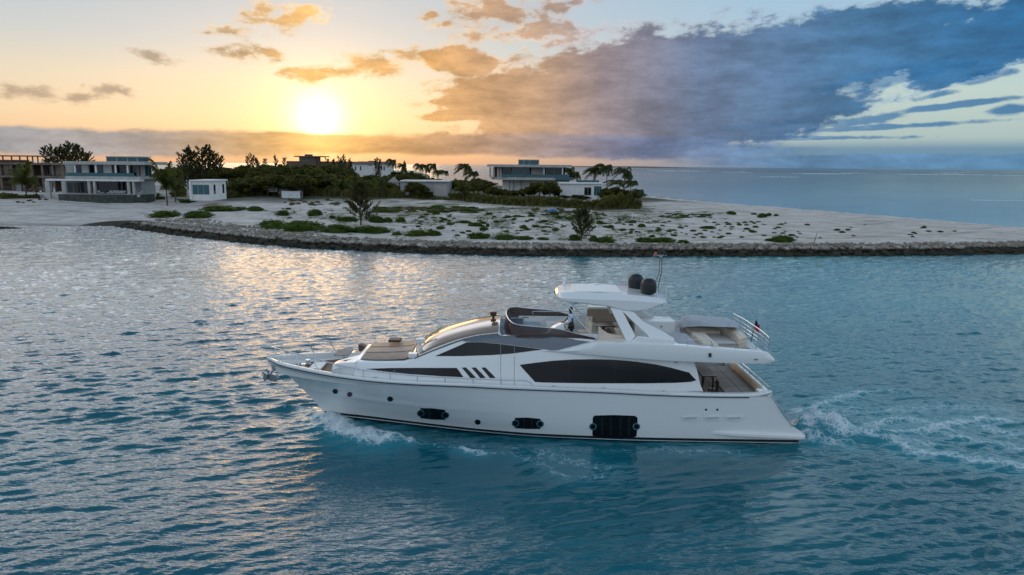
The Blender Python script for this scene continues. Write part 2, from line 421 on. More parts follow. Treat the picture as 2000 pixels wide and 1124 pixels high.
    surf([(0, 440), (60, 439), (150, 440), (225, 441)], 1.2, .8)
    for a in [(1560, 1640, 339), (1755, 1925, 340.5), (1280, 1380, 333.5), (1400, 1470, 335.5), (1820, 1990, 336.5), (1930, 2000, 343), (1480, 1560, 347), (1930, 2000, 379), (1800, 1850, 386), (1900, 2000, 391), (860, 940, 328), (1640, 1700, 337)]:
        surf([(a[0], a[2]), ((a[0] + a[1])/2, a[2] + .5), (a[1], a[2] + .8)], 80 if a[2] < 345 else (14 if a[2] < 350 else 2.2), 1.0 if a[2] < 345 else .7)
    far = sstep(200, 500, Yg)
    V = np.stack([Xg + DX, Yg + DY, Z*(1 - .6*far)], -1).reshape(-1, 3)
    nr, nc = Xg.shape
    idx = np.arange(nr*nc).reshape(nr, nc)
    q = np.stack([idx[:-1, :-1], idx[:-1, 1:], idx[1:, 1:], idx[1:, :-1]], -1).reshape(-1, 4)
    me = bpy.data.meshes.new('sea')
    me.vertices.add(len(V)); me.vertices.foreach_set('co', V.astype(np.float32).ravel())
    me.loops.add(q.size); me.loops.foreach_set('vertex_index', q.astype(np.int32).ravel())
    me.polygons.add(len(q)); me.polygons.foreach_set('loop_start', np.arange(0, q.size, 4, dtype=np.int32))
    me.polygons.foreach_set('use_smooth', np.ones(len(q), bool))
    me.update(calc_edges=True)
    for nm, arr in (('foam', foam), ('aer', aer)):
        at = me.attributes.new(nm, 'FLOAT', 'POINT'); at.data.foreach_set('value', arr.astype(np.float32).ravel())
    m = bpy.data.materials.new('sea_water'); m.use_nodes = True; t = NT(m.node_tree)
    b = m.node_tree.nodes['Principled BSDF']; out = m.node_tree.nodes['Material Output']
    P = t.tc('Object'); px_, py_, pz_ = t.sep(P)
    fo = t.attr('foam'); ae_ = t.attr('aer')
    lg = t.noise(P, .03, 3)
    deep = t.mix(t.ss(lg, .35, .65), (.000, .082, .120), (.000, .116, .150))
    lagoon = t.mix(t.ss(t.noise(P, .012, 4), .35, .65), (.018, .13, .19), (.034, .19, .25))
    c = t.mix(t.m('MULTIPLY', t.ss(px_, -10, 30), t.ss(py_, 30, 55)), deep, t.mix(1.0, deep, (1.4, 1.55, 1.4), 'MULTIPLY'))
    c = t.mix(t.ss(py_, 110, 190), c, lagoon)
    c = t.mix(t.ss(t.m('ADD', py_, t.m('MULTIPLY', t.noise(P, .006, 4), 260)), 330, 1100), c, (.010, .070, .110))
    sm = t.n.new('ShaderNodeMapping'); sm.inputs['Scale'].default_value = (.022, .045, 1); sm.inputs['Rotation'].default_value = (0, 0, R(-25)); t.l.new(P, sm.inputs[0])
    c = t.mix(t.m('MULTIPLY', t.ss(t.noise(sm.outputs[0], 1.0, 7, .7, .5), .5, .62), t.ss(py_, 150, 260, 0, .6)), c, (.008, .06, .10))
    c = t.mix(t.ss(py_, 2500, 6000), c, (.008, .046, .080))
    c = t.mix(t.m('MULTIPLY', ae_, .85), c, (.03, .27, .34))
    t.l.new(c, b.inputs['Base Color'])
    b.inputs['IOR'].default_value = 1.5
    t.set(b.inputs['Specular IOR Level'], t.m('SUBTRACT', .5, t.m('MULTIPLY', t.ss(py_, 250, 2500, 0, .44), t.ss(px_, -60, 300)))); t.set(b.inputs['Roughness'], t.ss(py_, 40, 900, .05, .2))
    # fine ripples
    mp = t.n.new('ShaderNodeMapping'); mp.inputs['Rotation'].default_value = (0, 0, R(20)); mp.inputs['Scale'].default_value = (.55, 1.7, 1)
    t.l.new(P, mp.inputs[0])
    leen = t.m('MULTIPLY', t.m('MULTIPLY', t.ss(px_, -8.5, -3.5), t.ss(px_, 16, 11)), t.m('MULTIPLY', t.ss(py_, 21.5, 25.5), t.ss(py_, 38, 35)))
    str_ = t.m('SUBTRACT', 1.0, t.m('MULTIPLY', leen, .75))
    h = t.m('ADD', t.m('MULTIPLY', t.noise(mp.outputs[0], 2.4, 3, .55, .3), .085), t.m('MULTIPLY', t.noise(mp.outputs[0], .9, 3, .5, .2), t.ss(py_, 90, 250, .0, .6)))
    h = t.m('ADD', h, t.m('MULTIPLY', t.noise(mp.outputs[0], .22, 3, .5, .2), t.ss(py_, 180, 600, .0, 3.2)))
    t.l.new(t.bump(h, t.m('MULTIPLY', str_, .9), .9), b.inputs['Normal'])
    # foam: white lace broken by noise
    wz = t.noise(P, 1.1, 4, .6)
    wp = t.n.new('ShaderNodeVectorMath'); wp.operation = 'MULTIPLY_ADD'
    nn = t.n.new('ShaderNodeTexNoise'); t.l.new(P, nn.inputs['Vector']); nn.inputs['Scale'].default_value = 1.4; nn.inputs['Detail'].default_value = 4
    t.l.new(nn.outputs['Color'], wp.inputs[0]); wp.inputs[1].default_value = (1.0, 1.0, .6); t.l.new(P, wp.inputs[2])
    v1 = t.voro(wp.outputs[0], 1.7, 'DISTANCE_TO_EDGE'); v2 = t.voro(wp.outputs[0], 5.2, 'DISTANCE_TO_EDGE')
    lace = t.m('MAXIMUM', t.ss(v1, .16, .0), t.m('MULTIPLY', t.ss(v2, .2, .0), .75))
    n5 = t.noise(P, 3.2, 8, .72, .4)
    k = t.m('ADD', t.m('MULTIPLY', fo, 1.05), t.m('ADD', t.m('MULTIPLY', t.m('SUBTRACT', n5, .5), 1.5), t.m('MULTIPLY', t.m('SUBTRACT', lace, .55), .55)))
    fm = t.m('MULTIPLY', t.m('MULTIPLY', t.ss(k, .34, 1.25), t.ss(fo, .05, .35)), .92)
    fb = t.n.new('ShaderNodeBsdfPrincipled'); fb.inputs['Base Color'].default_value = (.68, .76, .80, 1); fb.inputs['Roughness'].default_value = .7
    t.l.new(t.bump(t.noise(P, 6, 6, .7), .8, .12), fb.inputs['Normal'])
    mx = t.n.new('ShaderNodeMixShader'); t.l.new(fm, mx.inputs[0]); t.l.new(b.outputs[0], mx.inputs[1]); t.l.new(fb.outputs[0], mx.inputs[2])
    t.l.new(mx.outputs[0], out.inputs[0])
    me.materials.append(m)
    o = bpy.data.objects.new('sea', me); col.objects.link(o)
    tag(o, 'turquoise choppy sea with foam trailing from the yacht', 'sea', kind='structure')
    return o
build_water()

# breaking waves on the outer reef
mat('surf_foam', (.46, .53, .58), .8, vary=.2, vscale=.05)
mb = MB(); r4 = random.Random(9)
for a, b_, y in [(1560, 1640, 340), (1755, 1850, 341), (1840, 1925, 341.5), (1280, 1380, 334.5), (1400, 1470, 336.5), (1930, 2000, 343), (1480, 1560, 346), (1820, 1880, 338.5), (1640, 1700, 338.5), (1100, 1160, 331)]:
    p, q = at_z(a, y), at_z(b_, y + (b_ - a)*.009); n = 26; rings = []
    hgt = .00075*p.y
    for i in range(n + 1):
        c = p.lerp(q, i/n); h = hgt*math.sin(math.pi*min(1, max(.02, i/n)))**.5*r4.uniform(.25, 1.0); c.y += r4.uniform(-4, 4)
        rings.append([(c.x, c.y - 14, -.2), (c.x, c.y - 4, h*.8), (c.x, c.y, h), (c.x, c.y + 9, -.2)])
    mb.loft(rings, closed=False, cap0=False, cap1=False)
tag(mb.build('surf', MATS['surf_foam'], smooth=60), 'white lines of surf breaking on the outer reef', 'surf', kind='stuff')

# ------------------------------------------------------------------ land
FRONT = pxz([(225, 442), (300, 453), (400, 466), (500, 477), (600, 485), (800, 494), (1000, 500), (1200, 501), (1500, 501), (1800, 499), (2000, 497)]) + [(112, 126), (150, 134)]
LEFTB = [(-420, 175), (-260, 160)] + pxz([(0, 441), (120, 442), (225, 442)])
FARB = pxz([(1264, 385), (1400, 398), (1600, 413), (1800, 430), (2000, 447)]) + [(150, 150)]
BACK = [(-420, 1500), (-150, 1100), (-64, 590), (-22, 490), (18, 430)]
LAND = LEFTB + FRONT[1:] + [(158, 141)] + FARB[::-1] + BACK[::-1]
def land_h(x, y):
    x = np.asarray(x, float); y = np.asarray(y, float)
    dF, fr = seg_dist(x, y, FRONT); dL, _ = seg_dist(x, y, LEFTB); dB, _ = seg_dist(x, y, FARB + BACK[::-1][:3])
    ins = in_poly(x, y, LAND)
    hf = np.interp(dF, [0, 1.2, 4.2, 10, 22, 55, 80, 130], [-.3, .45, 1.32, 1.5, 1.8, 3.1, 4.2, 4.7])
    hl = np.interp(dL, [0, 6, 20, 40, 60, 90], [-.1, .45, 1.6, 3.9, 4.6, 4.9])
    hb = np.interp(dB, [0, 8, 30, 60, 100], [-.1, .5, 1.9, 4.0, 5.0])
    k = .5
    h = -k*np.log(np.exp(-hf/k) + np.exp(-hl/k) + np.exp(-hb/k)) + .25
    h = np.minimum(h, np.minimum(np.minimum(hf, hl + .3), hb + .3))
    bk = 0
    und = .16*np.sin(x*.31 + 1.3*np.sin(y*.17)) + .12*np.sin(y*.43 + x*.12) + .07*np.sin(x*.9 + 1)*np.sin(y*.8)
    h = h + und*sstep(5, 14, np.minimum(np.minimum(dF, dL), dB))
    out = -np.minimum(np.minimum(dF, dL), dB)*.12 - .1
    return np.where(ins, h, out)
def gz(x, y): return float(land_h(np.array([x]), np.array([y]))[0])
def ground(px, py):
    """where the line of sight through a photo pixel meets the land"""
    d = ray(px, py); d = d / d.y
    ys = np.arange(100, 700, .5)
    zs = CAMH + d.z*ys; hs = land_h(d.x*ys, ys)
    i = np.argmax(zs < hs) if (zs < hs).any() else len(ys) - 1
    return Vector((d.x*ys[i], ys[i], hs[i]))
def spot(px, Y):
    """a point on the land in the photo column px at depth Y"""
    d = ray(px, 350); x = d.x/d.y*Y
    return Vector((x, Y, gz(x, Y)))
def zat(py, px, Y): return at_y(px, py, Y).z

def build_land():
    xs = np.concatenate([np.arange(-420, -130, 6), np.arange(-130, 136, .9), np.arange(136, 172, 3)])
    ys = np.concatenate([np.arange(104, 235, .9), np.arange(235, 420, 2.5), np.arange(420, 1520, 20)])
    Xg, Yg = np.meshgrid(xs, ys)
    Z = land_h(Xg.ravel(), Yg.ravel()).reshape(Xg.shape)
    r2 = np.random.default_rng(3)
    Z += r2.normal(0, .018, Z.shape)
    V = np.stack([Xg, Yg, Z], -1).reshape(-1, 3); nr, nc = Xg.shape
    idx = np.arange(nr*nc).reshape(nr, nc)
    q = np.stack([idx[:-1, :-1], idx[:-1, 1:], idx[1:, 1:], idx[1:, :-1]], -1).reshape(-1, 4)
    zq = Z.ravel()[q].max(1)
    q = q[zq > -2.5]
    me = bpy.data.meshes.new('sand'); me.from_pydata(V.tolist(), [], q.tolist()); me.shade_smooth()
    dF, fr_ = seg_dist(Xg.ravel(), Yg.ravel(), FRONT)
    at = me.attributes.new('bank', 'FLOAT', 'POINT'); at.data.foreach_set('value', (sstep(5.6, 4.2, dF - 2.2*np.clip(1 - fr_*4, 0, 1))).astype(np.float32))
    m = bpy.data.materials.new('sand'); m.use_nodes = True; t = NT(m.node_tree); b = m.node_tree.nodes['Principled BSDF']
    P = t.tc('Object'); px_, py_, pz_ = t.sep(P)
    n = t.noise(P, .22, 7, .65); n2 = t.noise(P, 1.5, 6, .65)
    c = t.mix(t.ss(n, .3, .7), (.50, .44, .40), (.70, .63, .585))
    c = t.mix(t.m('MULTIPLY', t.ss(n2, .52, .75), .45), c, (.27, .24, .20))
    wm = t.n.new('ShaderNodeMapping'); wm.inputs['Scale'].default_value = (.05, .55, .2); wm.inputs['Rotation'].default_value = (0, 0, R(-12)); t.l.new(P, wm.inputs[0])
    c = t.mix(t.m('MULTIPLY', t.ss(t.noise(wm.outputs[0], 1.0, 8, .7, 1.2), .56, .64), .55), c, (.20, .17, .135))
    tw = t.n.new('ShaderNodeTexWave'); tw.wave_type = 'RINGS'; tw.inputs['Scale'].default_value = .035; tw.inputs['Distortion'].default_value = 9; tw.inputs['Detail'].default_value = 3; tw.inputs['Detail Scale'].default_value = .6; t.l.new(P, tw.inputs[0])
    c = t.mix(t.m('MULTIPLY', t.ss(tw.outputs['Fac'], .94, .99), .4), c, (.24, .21, .18))
    c = t.mix(t.m('MULTIPLY', t.ss(t.voro(P, 1.1), .16, .05), t.m('MULTIPLY', t.ss(t.noise(P, .12, 3), .5, .62), .6)), c, (.11, .10, .07))
    # thin dry grass and creeping green over the back of the dune
    gv = t.n.new('ShaderNodeMapping'); gv.inputs['Scale'].default_value = (.10, .22, .2); t.l.new(P, gv.inputs[0])
    gn = t.noise(gv.outputs[0], 1.0, 7, .68, .4)
    zone = t.m('MULTIPLY', t.m('MULTIPLY', t.ss(py_, 140, 168), t.ss(py_, 260, 200)), t.m('MULTIPLY', t.ss(px_, -48, -26), t.ss(px_, 48, 28)))
    c = t.mix(t.m('MULTIPLY', t.m('MULTIPLY', t.ss(gn, .42, .60), zone), .85), c, t.mix(t.ss(n2, .35, .65), (.060, .072, .022), (.13, .12, .05)))
    c = t.mix(t.m('MULTIPLY', t.m('MULTIPLY', t.ss(py_, 195, 215), t.ss(px_, 62, 45)), t.ss(px_, -150, -60, .0, .9)), c, (.05, .055, .022))
    c = t.mix(t.m('MULTIPLY', t.ss(pz_, .55, .1), .6), c, (.21, .18, .16))
    bkf = t.attr('bank'); stn = t.voro(P, 1.6, 'F1', 1)
    rk = t.mix(t.ss(t.m('ADD', pz_, t.m('MULTIPLY', t.noise(P, 1.2, 3), .5)), 1.05, 1.42), (.040, .035, .024), t.mix(t.ss(t.noise(P, 2.5, 5), .35, .65), (.16, .145, .13), (.46, .43, .40)))
    c = t.mix(bkf, c, rk)
    t.l.new(c, b.inputs['Base Color']); b.inputs['Roughness'].default_value = .95; b.inputs['Specular IOR Level'].default_value = .15
    t.l.new(t.bump(t.m('ADD', t.m('MULTIPLY', n2, .5), t.noise(P, 5, 5)), 1.0, .22), b.inputs['Normal'])
    me.materials.append(m)
    o = bpy.data.objects.new('sand', me); col.objects.link(o)
    tag(o, 'pale sand spit with patches of dry grass behind the stone bank', 'sand', kind='structure')
build_land()
# low far shore on the horizon
mb = MB()
hz = [(x, 9000 + 300*math.sin(x*.002), 13*max(.02, math.sin((x - 500)/1700*math.pi))**.6 + 4*mnoise.noise((x*.0013, 0, 0)) ) for x in range(500, 2201, 100)]
mb.loft([[(x, y - 250, -2), (x, y - 120, max(1, z)), (x, y + 120, max(1, z*1.25)), (x, y + 260, -2)] for x, y, z in hz], closed=False)
mat('far_shore', (.05, .06, .06), .95)
tag(mb.build('hills', MATS['far_shore'], smooth=60), 'low dark shore on the horizon beyond the lagoon', 'hills', kind='structure')

# ------------------------------------------------------------------ riprap bank
m = mat('rip_rock', (.37, .33, .29), .92, vary=.45, vscale=2.2, bump=.25, bscale=3.5, spec=.2)
t = NT(m.node_tree); b = m.node_tree.nodes['Principled BSDF']
geo = t.n.new('ShaderNodeNewGeometry'); gx, gy, gzz = t.sep(geo.outputs['Position'])
old = b.inputs['Base Color'].links[0].from_socket
oi = t.n.new('ShaderNodeObjectInfo')
cc = t.mix(t.ss(oi.outputs['Random'], 0, 1), t.mix(1.0, old, (.75, .72, .68), 'MULTIPLY'), t.mix(1.0, old, (1.15, 1.12, 1.1), 'MULTIPLY'))
wet = t.ss(t.m('ADD', gzz, t.m('MULTIPLY', t.noise(t.tc('Object'), 1.5, 3), .5)), 1.42, 1.05)     # tide stain: weed and wet stone below the high-water mark
cc = t.mix(wet, cc, (.052, .046, .032))
t.l.new(cc, b.inputs['Base Color'])
def rock_mesh(seed, sub=2):
    bm = bmesh.new(); bmesh.ops.create_icosphere(bm, subdivisions=sub, radius=1)
    r3 = random.Random(seed)
    planes = [(Vector((r3.gauss(0, 1), r3.gauss(0, 1), r3.gauss(0, 1))).normalized(), r3.uniform(.55, .85)) for _ in range(9)]
    for v in bm.verts:
        p = v.co.copy()
        for nrm, d in planes:
            e = p.dot(nrm) - d
            if e > 0: p -= nrm*e*.9
        p += p.normalized()*mnoise.noise(v.co*1.7 + Vector((seed, 0, 0)))*.12
        v.co = Vector((p.x*1.15, p.y*.95, p.z*.75))
    me = bpy.data.meshes.new('boulder'); bm.to_mesh(me); bm.free(); me.materials.append(MATS['rip_rock']); me.shade_smooth(); me.set_sharp_from_angle(angle=R(32))
    return me
ROCKS = [rock_mesh(i) for i in range(7)]
def along(poly, s):
    L = [0]
    for a, b_ in zip(poly, poly[1:]): L.append(L[-1] + math.hypot(b_[0] - a[0], b_[1] - a[1]))
    s = max(0, min(s, L[-1])); i = max(k for k in range(len(L) - 1) if L[k] <= s)
    f = (s - L[i])/(L[i+1] - L[i] + 1e-9)
    a, b_ = poly[i], poly[i+1]; dx, dy = b_[0]-a[0], b_[1]-a[1]; l = math.hypot(dx, dy)
    return (a[0]+dx*f, a[1]+dy*f), (-dy/l, dx/l), L[-1]
_, _, FL = along(FRONT, 0)
VIS = 176.0
def rock_at(me, s, d, sz, name='boulder'):
    (x, y), n, _ = along(FRONT, s)
    x += n[0]*d; y += n[1]*d
    o = bpy.data.objects.new(name, me); col.objects.link(o)
    o.location = (x, y, gz(x, y) + sz*.18)
    o.rotation_euler = (random.uniform(-.5, .5), random.uniform(-.5, .5), random.uniform(0, 6.28))
    o.scale = (sz*random.uniform(.8, 1.3), sz*random.uniform(.8, 1.2), sz*random.uniform(.8, 1.15))
    return o
k = 0
for row, (d0, n_) in enumerate(((.35, 150), (1.9, 140))):
    for i in range(n_):
        s = VIS*(i + random.uniform(.1, .9))/n_
        o = rock_at(ROCKS[k % 7], s, d0 + random.uniform(-.35, .45), random.uniform(.52, .95)); k += 1
        if row == 0: tag(o, 'dark wet boulder at the waterline of the stone bank', 'boulder', 'boulders at the waterline')
        else: tag(o, 'grey boulder on the upper face of the stone bank', 'boulder', 'boulders on the upper face')
rb = []
V = []; Fs = []
low = [rock_mesh(40 + i, 1) for i in range(5)]
for i in range(4200):
    me = low[i % 5]
    s = random.uniform(-1, FL); 
    wide = 1.0 + 1.6*max(0, 1 - s/75)
    d = random.choice((random.uniform(-.5, 4.2), random.uniform(2.2, 4.6), random.uniform(3.0, 5.4)*wide)); sz = random.uniform(.16, .46)*(1 if d > 1 else 1.3)
    (x, y), n, _ = along(FRONT, s); x += n[0]*d; y += n[1]*d
    mt = Matrix.Translation((x, y, gz(x, y) + sz*.2)) @ Matrix.Rotation(random.uniform(0, 6.28), 4, 'Z') @ Matrix.Rotation(random.uniform(-.6, .6), 4, 'X') @ Matrix.Diagonal((sz*random.uniform(.8, 1.4), sz, sz*random.uniform(.7, 1.1), 1))
    k0 = len(V); V += [tuple(mt @ v.co) for v in me.vertices]; Fs += [tuple(k0 + j for j in p.vertices) for p in me.polygons]
me = bpy.data.meshes.new('rubble'); me.from_pydata(V, [], Fs); me.materials.append(MATS['rip_rock'])
o = bpy.data.objects.new('rubble', me); col.objects.link(o); tag(o, 'small broken stones filling the top of the stone bank', 'rubble', kind='stuff')
# low rocks in the shallows at the left edge
tag(rock_at(ROCKS[2], 0, 0, 1.0), 'low dark rock awash off the beach at the left edge of the photo', 'boulder')
o = [x for x in bpy.data.objects if x.name.startswith('boulder')][-1]
g_ = at_z(12, 446, .1); o.location = (g_.x, g_.y, .05); o.scale = (3.2, 1.2, .5)
# ------------------------------------------------------------------ yacht
mat('gelcoat', (.80, .80, .79), .16, coat=.6)
mat('gelcoat_matt', (.76, .76, .75), .38)
mat('grey_paint', (.115, .135, .165), .22, coat=.7)
mat('tint_glass', (.003, .004, .006), .03, ior=1.42)
mat('black_trim', (.012, .013, .015), .3)
mat('chrome', (.62, .63, .65), .18, metal=1.0)
mat('teak', (.20, .115, .07), .6, vary=.35, vscale=6)
mat('teak_grey', (.30, .26, .23), .7, vary=.2, vscale=5)
mat('table_wood', (.66, .56, .48), .5, vary=.15)
mat('dark_wood', (.05, .028, .02), .35, coat=.4)
mat('brown_leather', (.075, .042, .032), .55)
mat('taupe_fabric', (.34, .265, .205), .8, vary=.12, vscale=4)
mat('cream_fabric', (.66, .57, .47), .75, vary=.08)
mat('tan_cushion', (.58, .43, .30), .8, vary=.1)
mat('grey_cushion', (.33, .30, .28), .85, vary=.12, vscale=5)
mat('cover_cloth', (.40, .42, .46), .8, vary=.1, vscale=3, bump=.05, bscale=3)
mat('slot_shade_grey', (.50, .50, .50), .4)
mat('dome_black', (.014, .017, .02), .45)
mat('fly_glass', (.042, .014, .013), .05, alpha=.72)
mat('sun_mesh', (.36, .26, .20), .5, vary=.15, spec=.25)
mat('flag_red', (.55, .02, .05), .7)
mat('flag_blue', (.02, .03, .12), .7)
mat('galv', (.33, .35, .37), .35, metal=.8)
mat('orange_lamp', (.55, .15, .08), .5)
# white topsides with a dark boot stripe and thin white line at the waterline
m = mat('hull_paint', (.80, .80, .79), .14, coat=1.0); t = NT(m.node_tree); b = m.node_tree.nodes['Principled BSDF']
hx, hy, hz_ = t.sep(t.tc('Object'))
zz = t.m('ADD', hz_, t.m('MULTIPLY', hx, .006))
st = t.m('SUBTRACT', t.ss(zz, .305, .295), t.m('SUBTRACT', t.ss(zz, .155, .15), t.ss(zz, .105, .10)))
t.l.new(t.mix(st, (.80, .80, .79), (.010, .014, .022)), b.inputs['Base Color'])

YACHT = empty('motor_yacht', (0, YC, 0), 'white flybridge motor yacht under way in the foreground, with one man at the helm', 'yacht')
L = lambda px, py, h: Vector((at_y(px, py, YC - h).x, -h, at_y(px, py, YC - h).z))     # photo pixel -> yacht space at half breadth h

# --- hull form
XU = [0, .03, .084, .16, .236, .35, .5, .8, 1]
def bdk(u): return pchip(u, XU, [.06, .80, 1.55, 2.35, 2.88, 3.30, 3.50, 3.52, 3.36])
def bwl(u): return pchip(u, [0, .1, .2, .35, .5, .7, 1], [.03, .62, 1.30, 2.22, 2.80, 3.14, 3.22])
XS = [-13.2, -12.4, -11.5, -9.8, -8, -6.2, -2.5, 0, 5.1, 7.2, 12, 12.8, 13.05]
ZS = [3.28, 3.20, 3.15, 3.07, 3.0, 2.95, 2.92, 2.84, 2.69, 2.60, 2.50, 2.55, 2.60]
def sheer(X): return pchip(np.clip(X, -13.2, 13.05), XS, ZS)
def beam_at(X): return bdk(np.clip((X + 13.2)/26.2, 0, 1))
def stem_x(z): return -13.1 + (3.3 - z)*.935 + .10*math.sin(max(0, min(1, z/3.3))*math.pi)
def stern_x(z): return pchip(z, [-.5, .2, .22, .48, .55, 1.1, 2.0, 2.55, 2.7], [14.55, 14.62, 14.85, 14.93, 14.85, 14.05, 13.36, 13.06, 13.0])
def hull_pt(u, v):
    zs = sheer(-13.2 + 26.2*u)
    if v < .12: z = -.5 + (v/.12)*.5
    else: z = (v - .12)/.88*zs
    x0, x1 = stem_x(max(z, -.2)), stern_x(min(z, 2.7))
    x = x0 + (x1 - x0)*u
    if z <= 0: y = bwl(u)*(1 + z*.5)
    else:
        f = z/zs; p = 1.55 - 1.0*min(1, u/.45)
        kn = .0
        y = bwl(u) + (bdk(u) - bwl(u))*f**p
        if u < .5: y += .06*math.exp(-((f - .52)/.05)**2)*(1 - u/.5)*min(1, u/.08)
    return x, y, z
NU, NV = 90, 34
us = [ (i/(NU-1))**1.15 for i in range(NU)]
vs_ = [j/(NV-1) for j in range(NV)]
mb = MB()
for sgn in (-1, 1):
    g = [[(x, sgn*y, z) for x, y, z in (hull_pt(u, v) for v in vs_)] for u in us]
    mb.loft(g, closed=False, cap0=False, cap1=False)
# transom, stepped down to the swim platform
tr = [hull_pt(1, v) for v in vs_]
for (a, b_) in zip(tr, tr[1:]):
    mb.add([(a[0]-.25, -a[1]+.02, a[2]), (b_[0]-.25, -b_[1]+.02, b_[2]), (b_[0]-.25, b_[1]-.02, b_[2]), (a[0]-.25, a[1]-.02, a[2])], [(0, 1, 2, 3)])
    for s_ in (-1, 1):
        mb.add([(a[0], s_*a[1], a[2]), (b_[0], s_*b_[1], b_[2]), (b_[0]-.25, s_*(b_[1]-.02), b_[2]), (a[0]-.25, s_*(a[1]-.02), a[2])], [(0, 1, 2, 3)])
hull = mb.build('hull', MATS['hull_paint'], YACHT, smooth=50)
def bvh_of(*objs):
    vs = []; fs = []
    for o in objs:
        k = len(vs); vs += [v.co + Vector((0, YC, 0)) for v in o.data.vertices]; fs += [[k + i for i in p.vertices] for p in o.data.polygons]
    return BVHTree.FromPolygons(vs, fs)
def patch(name, poly, bvh, mats, parent=YACHT, off=.014, both=True, grid=9.0, lift=.03, inner=None, label=None):
    """a thin fitted panel (window, vent, painted field) laid on the surface that the outline in the photo falls on"""
    n = len(poly); pts = []; edges = []
    for i in range(n):
        a = Vector(poly[i]); c = Vector(poly[(i+1) % n]); k = max(1, int((c - a).length/grid))
        pts += [a.lerp(c, j/k) for j in range(k)]
    nb = len(pts); edges = [(i, (i+1) % nb) for i in range(nb)]
    xs_ = [p[0] for p in pts]; ys_ = [p[1] for p in pts]
    gx = np.arange(min(xs_) + grid/2, max(xs_), grid); gy = np.arange(min(ys_) + grid/2, max(ys_), grid)
    if len(gx) and len(gy):
        GX, GY = np.meshgrid(gx, gy); ins = in_poly(GX, GY, [tuple(p) for p in poly])
        for a, c in zip(GX[ins], GY[ins]):
            if min((Vector((a, c)) - q).length for q in pts[:nb]) > grid*.35: pts.append(Vector((a, c)))
    vo, eo, fo, ov, oe, of = delaunay_2d_cdt(pts, edges, [], 1, 1e-4)
    co = []; no = []; last = None
    for p in vo:
        d = ray(p.x, p.y); hit, nr, _, _ = bvh.ray_cast(CAM, d)
        if hit is None or (hit.y > YC + .5):
            q = at_y(p.x, p.y, (last.y if last else YC - 2.5)); hit, nr, _, _ = bvh.find_nearest(q)
        if nr.dot(d) > 0: nr = -nr
        last = hit; co.append(hit - Vector((0, YC, 0))); no.append(nr)
    outs = []
    cnt = {}
    for f in fo:
        for a, c in zip(f, f[1:] + f[:1]): cnt[frozenset((a, c))] = cnt.get(frozenset((a, c)), 0) + 1
    bd = [(a, c) for f in fo for a, c in zip(f, f[1:] + f[:1]) if cnt[frozenset((a, c))] == 1]
    for s_ in ((1, -1) if both else (1,)):
        mb = MB()
        top = [c + nn*off for c, nn in zip(co, no)]; bot = [c - nn*lift for c, nn in zip(co, no)]
        K = len(top)
        vv = [(p.x, p.y*s_, p.z) for p in top + bot]
        mb.add(vv, [tuple(f) for f in fo] + [(a, c, c + K, a + K) for a, c in bd])
        outs.append(mb.build(name, mats, parent, smooth=30))
        if label: outs[-1]['label'] = label
    return outs

# --- gunwale and rub rail, both following the sheer
def edge_pt(X, dy=0.0, dz=0.0, s_=-1): return (X, s_*(beam_at(X) + dy), sheer(X) + dz)
XE = list(np.linspace(-13.2, -11.5, 14)) + list(np.linspace(-11.3, 12.7, 60)) + [12.9, 13.02]
for s_ in (-1, 1):
    rings = []
    for X in XE:
        o = .05; i_ = -.24 if X > -12.6 else -.24*(X + 13.2)/.6 - .02
        h = .15 if X < 12.5 else .15 - .05*(X - 12.5)/.5
        zc = .12*math.exp(-((X - 13.0)/.5)**2) if X > 11 else 0
        xo = -.04 if X < -13.1 else 0
        rings.append([(X + xo, s_*max(.0, beam_at(X) + dy), sheer(X) + dz + zc) for dy, dz in ((o - .02, .0), (o, .05), (o - .01, h - .03), (o - .05, h), (i_ + .05, h), (i_, h - .04), (i_, -.25))])
    MB().loft(rings, closed=True).build('gunwale', MATS['gelcoat'], YACHT, smooth=45)
    MB().tube([edge_pt(X, .03, -.015, s_) for X in XE if X < 12.1], .028, 8).build('rub_rail', MATS['black_trim'], YACHT, smooth=60)

# --- decks
mb = MB()
XD = np.linspace(-9.2, 9.0, 40)
mb.loft([[(X, -(beam_at(X) - .2), sheer(X) + .02), (X, beam_at(X) - .2, sheer(X) + .02)] for X in XD], closed=False, cap0=False, cap1=False)
mb.build('side_deck', MATS['gelcoat_matt'], YACHT)
XB = np.concatenate([np.linspace(-13.0, -11.5, 10), np.linspace(-11.2, -7.6, 14)])
MB().loft([[(X, -max(.02, beam_at(X) - .30), 2.84), (X, max(.02, beam_at(X) - .30), 2.84)] for X in XB], closed=False, cap0=False, cap1=False).build('bow_deck', MATS['teak'], YACHT)
for s_ in (-1, 1):
    MB().loft([[(X, s_*max(.01, beam_at(X) - .235), sheer(X) + .11), (X, s_*max(.01, beam_at(X) - .34), 2.60)] for X in np.concatenate([np.linspace(-13.05, -11.5, 10), np.linspace(-11.2, -7.9, 14)])], closed=False, cap0=False, cap1=False).build('bulwark', MATS['gelcoat_matt'], YACHT, smooth=60)

